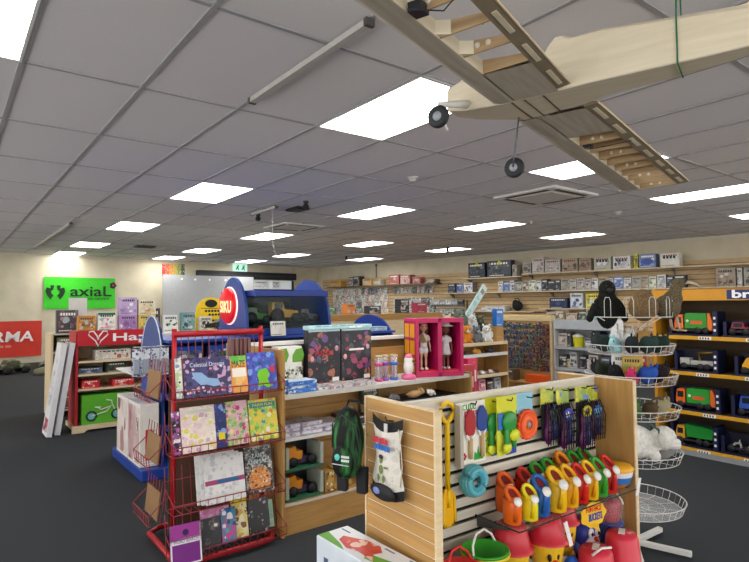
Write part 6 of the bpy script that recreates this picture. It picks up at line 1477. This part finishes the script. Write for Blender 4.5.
# red and magenta cartons in front of it
for i, (x, y, w_, h, c, lab) in enumerate(((4.17, 3.92, .12, .93, ['b8242c', 'c83a3a', '8a1820', 'd86a60', 'c0302c'], 'tall narrow red patterned carton standing past the magenta doll case'), (4.36, 4.05, .11, .97, ['d01c5a', 'e8a02c', 'd01c5a', 'b81850', 'f0c040'], 'tall magenta and yellow carton beside the red patterned one'))):
    carton('tall_box', lab, 'carton', (w_, .1, h), (x, y, 0), R(-20), M(c[0]), artt(c, 14))

# ------------------------------------------------------------------ aisle gondola of tiny packs and white shelves
PX = 7.5
t = thing('pack_board', 'slatted maple board crowded with tiny coloured packs', 'display board', (PX, 5.745, 0), -PI/2)
b = MB(); b.box(-.47, .47, 0, .05, 0, 1.36, MAPLEY); b.build('board', t)
b = MB(); b.box(-.5, .5, -.02, .07, 1.25, 1.34, wood('d8c190', 'e6d2a4')); b.build('top_rail', t, bevel=.004)
for x in (-.485, .485):
    b = MB(); b.box(x-.015, x+.015, -.015, .06, 0, 1.25, PALEW); b.build('post', t)
b = MB(); b.box(-.47, .47, -.28, 0, .28, .3, MAPLE); b.build('base_shelf', t)
TP = [['4a3a5a', '7a5a8a', '2a2430', 'a08ab0'], ['3a4a6a', '6a7a9a', '26303e', '9aa8bc'], ['6a3a3a', 'a05a50', '38201e', 'c8a090'], ['3a5a44', '6a8a70', '22302a', 'a0b8a4'], ['4a4a4c', '8a8a8c', '26262a', 'c0c0c0'], ['6a5a3a', 'a08a5a', '3a3222', 'd0c090'], ['8a4a6a', 'c07a9a', '4a2a3a', 'd8b0c0']]
TN = ['purple', 'blue-grey', 'red-brown', 'green', 'dark grey', 'ochre', 'rose']
tp = [pack(.058, .088, p, 'mini_pack', 60).build('mini_pack') for p in TP]
for j in range(8):
    for i in range(14):
        q = rp_.choice([0, 0, 1, 4, 6, 3, 1] if (i < 5 and j < 4) else [2, 2, 5, 3, 4, 0, 2] if i > 8 else [1, 4, 0, 3, 2, 1, 4])
        o_ = place(tp[q], (PX-.004-.012*((i+j) % 2), 6.165-i*.0645+rp_.uniform(-.008, .008), 1.122-j*.094+rp_.uniform(-.014, .014)), -PI/2, f'tiny {TN[q]} pack on the crowded board, {ORD[j]} row, {ORD[i]} from the soft toys', 'tiny packs on the maple board'); s_ = rp_.uniform(.8, 1.15); o_.scale = (s_, 1, s_*rp_.uniform(.85, 1.2))
for o in tp: bpy.data.objects.remove(o)
carton('orange_box', 'bright orange open box on the base shelf below the tiny packs', 'box', (.34, .16, .12), (PX-.15, 5.42, .301), -PI/2, M('f05a14', .4), M('f0601c', .4))
carton('small_crate', 'brown toy crate on the base shelf next to the orange box', 'box', (.26, .16, .17), (PX-.15, 5.95, .301), -PI/2, M('5a4a38'), artt(['5a4a38', '3a4a5a', '8a6a4a', '2a2a2c'], 20))
t = thing('white_shelf_unit', 'white shelf unit with a pale header next to the tiny pack board', 'shelf', (PX, 4.74, 0), -PI/2)
b = MB(); b.box(-.46, .46, .3, .33, 0, 1.3, M('c9ced2')); b.build('back_panel', t)
b = MB(); b.box(-.46, .46, -.02, .0, 1.14, 1.28, M('c3ccd2', .3)); b.build('header', t)
for x in (-.47, .46):
    b = MB(); b.box(x, x+.012, 0, .33, 0, 1.28, M('d8dade')); b.build('side_panel', t)
for z in (.87, .55, .25):
    b = MB(); b.box(-.457, .457, 0, .298, z-.02, z, M('d3d8dc')); b.build('shelf_board', t)
    b = MB(); b.box(-.457, .457, -.01, 0, z-.035, z+.005, M('b8c0c6', .3)); b.build('shelf_lip', t)
def wx(x): return 4.74-x
t = thing('toy_bucket', 'yellow bucket with a white lid on the white shelf unit', 'bucket', (PX+.12, wx(-.12), .871))
b = MB(); b.lathe([(.07, 0), (.085, .15), (.0, .15)], M('e6e01c', .4), n=20, cap=False); b.build('bucket', t)
b = MB(); b.lathe([(.088, .151), (.088, .175), (.03, .2), (.0, .2)], M('e8e8e6', .4), n=20, cap=False); b.build('lid', t)
MIX = [(-.36, .871, .15, .2, ['cfc8bc', '8a8074', 'e0dcd4'], 'cream box on the upper white shelf'), (.06, .871, .1, .15, ['8a8e94', '4a4e56', 'b8bcc2'], 'grey box on the upper white shelf beside the yellow bucket'), (.2, .871, .14, .25, ['2a3450', '4a5a80', '8a94a8'], 'navy box on the upper white shelf'), (.36, .871, .14, .18, ['d8d8d6', '6a6c70', 'b0b2b4'], 'pale box at the end of the upper white shelf'),
       (-.36, .551, .14, .18, ['3a3e44', '9aa0a6', 'd8dade'], 'dark grey box on the middle white shelf'), (-.18, .551, .12, .24, ['c8cace', '5a5e64', 'e8e8e8'], 'pale tall box on the middle white shelf'), (-.02, .551, .12, .2, ['2c2e32', '6a6c72', 'a8aab0'], 'black box on the middle white shelf'), (.15, .551, .15, .22, ['d8cfc4', '8a7a6a', 'b0a090'], 'beige box on the middle white shelf'), (.34, .551, .15, .2, ['5a6a78', '9aaab8', '3a4450'], 'slate box on the middle white shelf'),
       (-.3, .251, .26, .26, ['e2e2e0', 'd8d8d8', 'e8e8e6'], 'large white carton on the lowest white shelf'), (.05, .251, .3, .16, ['3a3c40', '6a6c70', '2a2a2c'], 'dark wide box on the lowest white shelf')]
for x, z, w_, h, c, lab in MIX:
    carton('toy_box', lab, 'box', (w_, .16, h), (PX+.14, wx(x), z), -PI/2, M(c[0]), artt(c, 16), 'boxes in the white shelf unit')
EX = [(-.40, 1.2815, .16, .14, ['8a7a60', 'd8d0c0', '4a443a'], 'brown-grey small box on top of the white shelf unit'), (-.2, 1.2815, .18, .1, ['c8b8a8', '7a4a40', 'e8e0d8'], 'low beige box on top of the white shelf unit'), (0, 1.2815, .15, .13, ['4a5a4a', 'a8b0a0', '2a322a'], 'dark green box on top of the white shelf unit'),
      (-.247, .871, .06, .22, ['5a5e66', 'c8ccd0', '2a2c30'], 'tall grey box at the back of the upper white shelf'),
      (-.265, .551, .04, .13, ['d8c890', '6a5a30', 'f0e8d0'], 'small ochre box on the middle white shelf'), (.0575, .551, .028, .15, ['e8e8ea', '3a4a6a', 'b8bcc8'], 'slim white box on the middle white shelf'), (.245, .551, .035, .18, ['7a3a4a', 'd8b8c0', '3a1a24'], 'slim plum box on the middle white shelf')]
for x, z, w_, h, c, lab in EX:
    carton('toy_box', lab, 'box', (w_, .12, h), (PX+.12, wx(x), z), -PI/2, M(c[0]), artt(c, 16), 'boxes in the white shelf unit')
t = thing('toy_dinosaur', 'pale blue long-necked toy standing on top of the white shelf unit', 'toy', (PX-.05, 4.45, 1.2815), R(-90))
blob('body', [((0, .05, .08), (.06, .05, .05)), ((-.05, .05, .14), (.03, .03, .05)), ((-.07, .05, .22), (.018, .02, .06)), ((-.085, .03, .275), (.022, .03, .018)), ((.07, .05, .06), (.05, .02, .02)), ((-.03, .03, .03), (.016, .016, .035)), ((.03, .03, .03), (.016, .016, .035)), ((-.03, .08, .03), (.016, .016, .035)), ((.03, .08, .03), (.016, .016, .035))], M('a8d0d4', .6), t, .01)
t.location = (PX+.02, 4.52, 1.2815)
b = MB(); b.box(-.47, .47, -.0, .33, 1.2805-.0, 1.2812, M('d8dade')); b.build('top_board', [q for q in COL.objects if q.name == 'white_shelf_unit'][0])
# shelves of goods standing under the kit shelves, seen over the gondola
for i, (s, c, n, h) in enumerate(((8.95, ['9a8a70', '5a6a50', 'c8c0a8'], 'olive', .3), (9.35, ['c8c4b8', '4a4a4c', 'a09a8c'], 'cream', .34), (9.75, ['6a6a6c', 'b8b4ac', '3a3a3c'], 'grey', .28), (10.1, ['c8b090', '8a6a50', 'e0d8c8'], 'tan', .32), (10.5, ['d0a8a0', '8a6a68', 'e8e0dc'], 'dull pink', .3))):
    carton('stock_box', f'{n} stock box below the short lower wall shelf', 'box', (.34, .2, h), RW(s, .981, .4), RZ_R, M(c[0]), artt(c, 12), 'stock boxes under the wall shelf')
t = thing('low_cabinet', 'maple low cabinet along the right slat wall', 'cabinet', RW(10.2, 0, .06), RZ_R)
b = MB(); b.box(-2.0, 2.0, -.55, 0, .06, .95, MAPLE); b.build('carcass', t)
b = MB(); b.box(-2.02, 2.02, -.57, 0, .951, .98, PALEW); b.build('worktop', t)
for k in range(4):
    b = MB(); b.box(-1.96+k*.99, -1.0+k*.99, -.565, -.551, .1, .93, MAPLEZ); d = b.build('door', t)
    b = MB(); b.box(-1.05+k*.99, -1.035+k*.99, -.585, -.566, .5, .65, CHROME); b.build('handle', d)

# ------------------------------------------------------------------ balsa model airplane under the ceiling
AT = R(17.2); WH1 = (-.32, .255, -.045); WH2 = (.11, .125, -.175)
t = thing('model_airplane', 'large unfinished balsa model airplane hanging below the ceiling', 'model airplane', (1.85, 1.36, 2.3), AT)
# fuselage: stations along y (nose at +y)
ST = [(.30, -.165, -.075, .03, .13), (.22, -.18, -.045, .01, .15), (.05, -.185, .05, .0, .16), (-.11, -.195, .02, .0, .165), (-.13, -.195, .019, .0, .195), (-.15, -.195, .018, .0, .214), (-.175, -.196, .014, .0, .212), (-.20, -.197, .008, .0, .196), (-.30, -.205, -.045, .0, .19), (-.55, -.205, -.078, .0, .158), (-.72, -.20, -.118, .004, .138), (-1.15, -.205, -.165, .03, .12)]
b = MB(); rings = []
for y, x0, x1, z0, z1 in ST:
    rings.append([b.bm.verts.new(p) for p in ((x0, y, z0), (x1, y, z0), (x1, y, z1-.02), ((x1*.8+x0*.2), y, z1), ((x0*.8+x1*.2), y, z1), (x0, y, z1-.02))])
fs = []
for a, c in zip(rings, rings[1:]):
    for k in range(6): fs.append(b.bm.faces.new((a[k], a[(k+1) % 6], c[(k+1) % 6], c[k])))
fs.append(b.bm.faces.new(rings[0])); fs.append(b.bm.faces.new(rings[-1][::-1]))
b._set(fs, BALSA); fus = b.build('fuselage', t, bevel=.004)
b = MB(); b.prism([(-.66, .135), (-.72, .14), (-1.0, .36), (-1.16, .36), (-1.15, .12)], -.187, -.181, BALSA, 'yz'); b.build('tail_fin', t)
b = MB(); b.prism([(-.5, -1.15), (-.42, -.98), (.06, -.98), (.14, -1.15)], .1, .106, BALSAX, 'xy'); b.build('tailplane', t)
b = MB()
for y in (.02, -.03, -.1): b.box(-.18, .045, y-.0025, y+.0025, -.002, .0, M('5a4a38'))
b.build('seam', fus)
DARKP = M('8f8470', .7); SHEET = noise_mat('balsa_sheet', 'b4ab9a', 'c6bdac', (1, 12, 12), 4, .7)
def wing(s):
    """one half of the wing; s=-1 towards the window side"""
    x_r = .05 if s > 0 else -.19; x_t = 1.88 if s > 0 else -2.0
    le = lambda f: .095-.025*f; te = lambda f: -.235-.115*f if s > 0 else -.20-.02*f
    def xx(f): return x_r+(x_t-x_r)*f
    def P(f, c, z): return (xx(f), le(f)+(te(f)-le(f))*c, z)
    th = .018
    N = 12
    # leading edge sheeting, curled
    b = MB(); prof = [(.30, .0), (.12, -.001), (.03, .006), (.0, .02), (.03, .034), (.12, .046), (.30, .05)]
    V = [[b.bm.verts.new(P(k/N, c, z)) for c, z in prof] for k in range(N+1)]
    b._set([b.bm.faces.new((V[k][i], V[k][i+1], V[k+1][i+1], V[k+1][i])) for k in range(N) for i in range(6)], SHEET, True); b.build('leading_edge', t)
    # sheeted bays by the fuselage, both skins
    f1 = .20 if s > 0 else .16
    b = MB()
    for z in (.0, .045): 
        q = [P(0, .29, z), P(f1, .29, z), P(f1, .86, z*.7), P(0, .86, z*.7)]; b.quad(q, SHEET)
    b.build('root_skin', t)
    # top sheet behind the ribs stays open; spar
    b = MB(); b.hexa([P(0, .29, 0), P(1, .29, 0), P(1, .315, 0), P(0, .315, 0), P(0, .29, .046), P(1, .29, .046), P(1, .315, .046), P(0, .315, .046)], BALSAX); b.build('spar', t)
    # trailing edge board with slots
    b = MB(); b.hexa([P(0, .84, .006), P(1, .84, .006), P(1, 1.0, .014), P(0, 1.0, .014), P(0, .84, .03), P(1, .84, .03), P(1, 1.0, .018), P(0, 1.0, .018)], M('8d806a', .7)); te_o = b.build('trailing_edge', t)
    n = 7 if s > 0 else 8
    for k in range(n):
        b = MB(); a0 = (k+.18)/n; a1 = (k+.78)/n
        b.hexa([P(a0, .895, .0065), P(a1, .895, .0065), P(a1, .945, .009), P(a0, .945, .009), P(a0, .895, .0095), P(a1, .895, .0095), P(a1, .945, .0115), P(a0, .945, .0115)], M('d9cdb0', .6)); b.build('slot_groove', te_o)
    b = MB(); b.tube([P(0, 1.0, .016), P(1, 1.0, .016)], .004, PALEW, 6); b.build('edge_strip', te_o)
    # ribs with lightening holes drawn as real cut-outs: two rails and webs
    nr = 9 if s > 0 else 10
    for k in range(nr+1):
        f = f1+(1-f1)*k/nr; w_ = .0035/abs(x_t-x_r)
        b = MB()
        def hz(c): return .048*(1-max(0, (c-.35))*.62)
        b.hexa([P(f-w_, .31, .002), P(f+w_, .31, .002), P(f+w_, .845, .008), P(f-w_, .845, .008), P(f-w_, .31, hz(.31)), P(f+w_, .31, hz(.31)), P(f+w_, .845, hz(.845)), P(f-w_, .845, hz(.845))], PLY)
        if k % 2:
            for c_ in (.48, .6): b.lathe([(.009, -.005), (.009, .005)], M('f0ead8', .6), n=12, T=Matrix.Translation(P(f, c_, .026)) @ Matrix.Rotation(PI/2, 4, 'Y'))
        b.build('rib', t)
        if 0 < k < nr+1:
            g_ = .028/abs(x_t-x_r)
            b = MB(); A = [P(f+w_, .315, .003), P(f+g_, .315, .003), P(f+w_, .44, .003)]; B = [(p[0], p[1], .044) for p in A]
            va = [b.bm.verts.new(p) for p in A]; vb2 = [b.bm.verts.new(p) for p in B]
            b._set([b.bm.faces.new(va), b.bm.faces.new(vb2[::-1])]+[b.bm.faces.new((va[i], vb2[i], vb2[(i+1) % 3], va[(i+1) % 3])) for i in range(3)], M('e6dcc2', .6)); b.build('gusset', t)
    # upper skin over part of the bays, brownish
    if s > 0:
        b = MB(); b.quad([P(f1, .32, .047), P(.78, .32, .047), P(.72, .84, .032), P(f1, .84, .032)], PLY); b.build('upper_skin', t)
    b = MB(); b.hexa([P(1, .0, .0), P(1.004, .0, .0), P(1.004, 1.0, .01), P(1, 1.0, .01), P(1, .0, .04), P(1.004, .0, .04), P(1.004, 1.0, .02), P(1, 1.0, .02)], SHEET); b.build('wing_tip', t)
    # servo
    fx = .30 if s > 0 else .42
    b = MB(); p = P(fx, .40, .004); b.box(p[0]-.022, p[0]+.022, p[1]-.02, p[1]+.018, -.006, .02, M('23252f', .4)); b.build('servo', t)
    b = MB(); b.tube([P(fx+.02, .36, -.006), P(fx+.01*s, .62, -.01), P(fx+.02, .92, .002)], .0022, M('2b2b2c', .4), 5); b.build('push_rod', t)
wing(1); wing(-1)
def wheel(c, r, nm='wheel'):
    b = MB(); T = Matrix.Translation(c) @ Matrix.Rotation(PI/2, 4, 'Y') 
    b.lathe([(r*.45, -.011), (r*.9, -.014), (r, -.006), (r, .006), (r*.9, .014), (r*.45, .011)], M('23262b', .6), n=24, T=T); o = b.build(nm, t)
    b = MB(); b.lathe([(.001, -.014), (r*.42, -.013), (r*.42, .013), (.001, .014)], M('9aa0a6', .35), n=18, T=T, cap=False); b.build('hub', o)
wheel(WH1, .043); wheel(WH2, .043)
b = MB(); b.tube([(-.17, .2, .035), (WH1[0]+.01, WH1[1], WH1[2]+.05), (WH1[0]+.018, WH1[1], WH1[2])], .014, M('e2e0da', .5), 8, rs=[.018, .012, .006]); b.build('gear_strut', t)
b = MB(); b.tube([(.0, .06, .003), (WH2[0]-.02, WH2[1]-.005, WH2[2]+.025), (WH2[0]-.016, WH2[1], WH2[2])], .0035, M('55585c', .4, .5), 6); b.build('gear_wire', t)
b = MB(); b.tube([(WH1[0]+.02, WH1[1], WH1[2]), (WH1[0]+.085, WH1[1]+.01, WH1[2]-.03)], .009, M('f0eeea'), 6); b.build('axle_stub', t)
Tw = Matrix.Translation((1.85, 1.36, 2.3)) @ Matrix.Rotation(AT, 4, 'Z')
def string(pts, lab):
    w_ = [Tw @ Vector(p) if len(p) == 3 else Vector(p) for p in pts]
    c = w_[0]; t = thing('hanging_string', lab, 'string', c)
    b = MB(); b.tube([p-c for p in w_], .0026, M('1f6a44', .6), 5); b.build('cord', t)
    b = MB(); b.ell((0, 0, -.004), (.008, .008, .005), M('2a3a34')); b.build('knot', t)
y_ = -.535
string([(-.14, y_, .545), (-.209, y_, .15), (-.209, y_, -.004), (-.07, y_, -.004), (-.07, y_, .15), (-.135, y_, .54)], 'green string looped around the rear fuselage of the airplane up to the ceiling')
string([(-.7, -.1, .548), (-.7, -.1, .05)], 'thin green string from the ceiling to the open wing of the airplane')

# ------------------------------------------------------------------ render look
sc.view_settings.view_transform = 'Standard'
try: sc.view_settings.look = 'None'
except Exception: pass
sc.view_settings.exposure = .33
sc.cycles.use_denoising = True
sc.cycles.max_bounces = 7; sc.cycles.diffuse_bounces = 4; sc.cycles.glossy_bounces = 3; sc.cycles.transmission_bounces = 4; sc.cycles.transparent_max_bounces = 12
sc.cycles.sample_clamp_indirect = 6; sc.cycles.caustics_reflective = False; sc.cycles.caustics_refractive = False
try: sc.cycles.use_light_tree = True
except Exception: pass
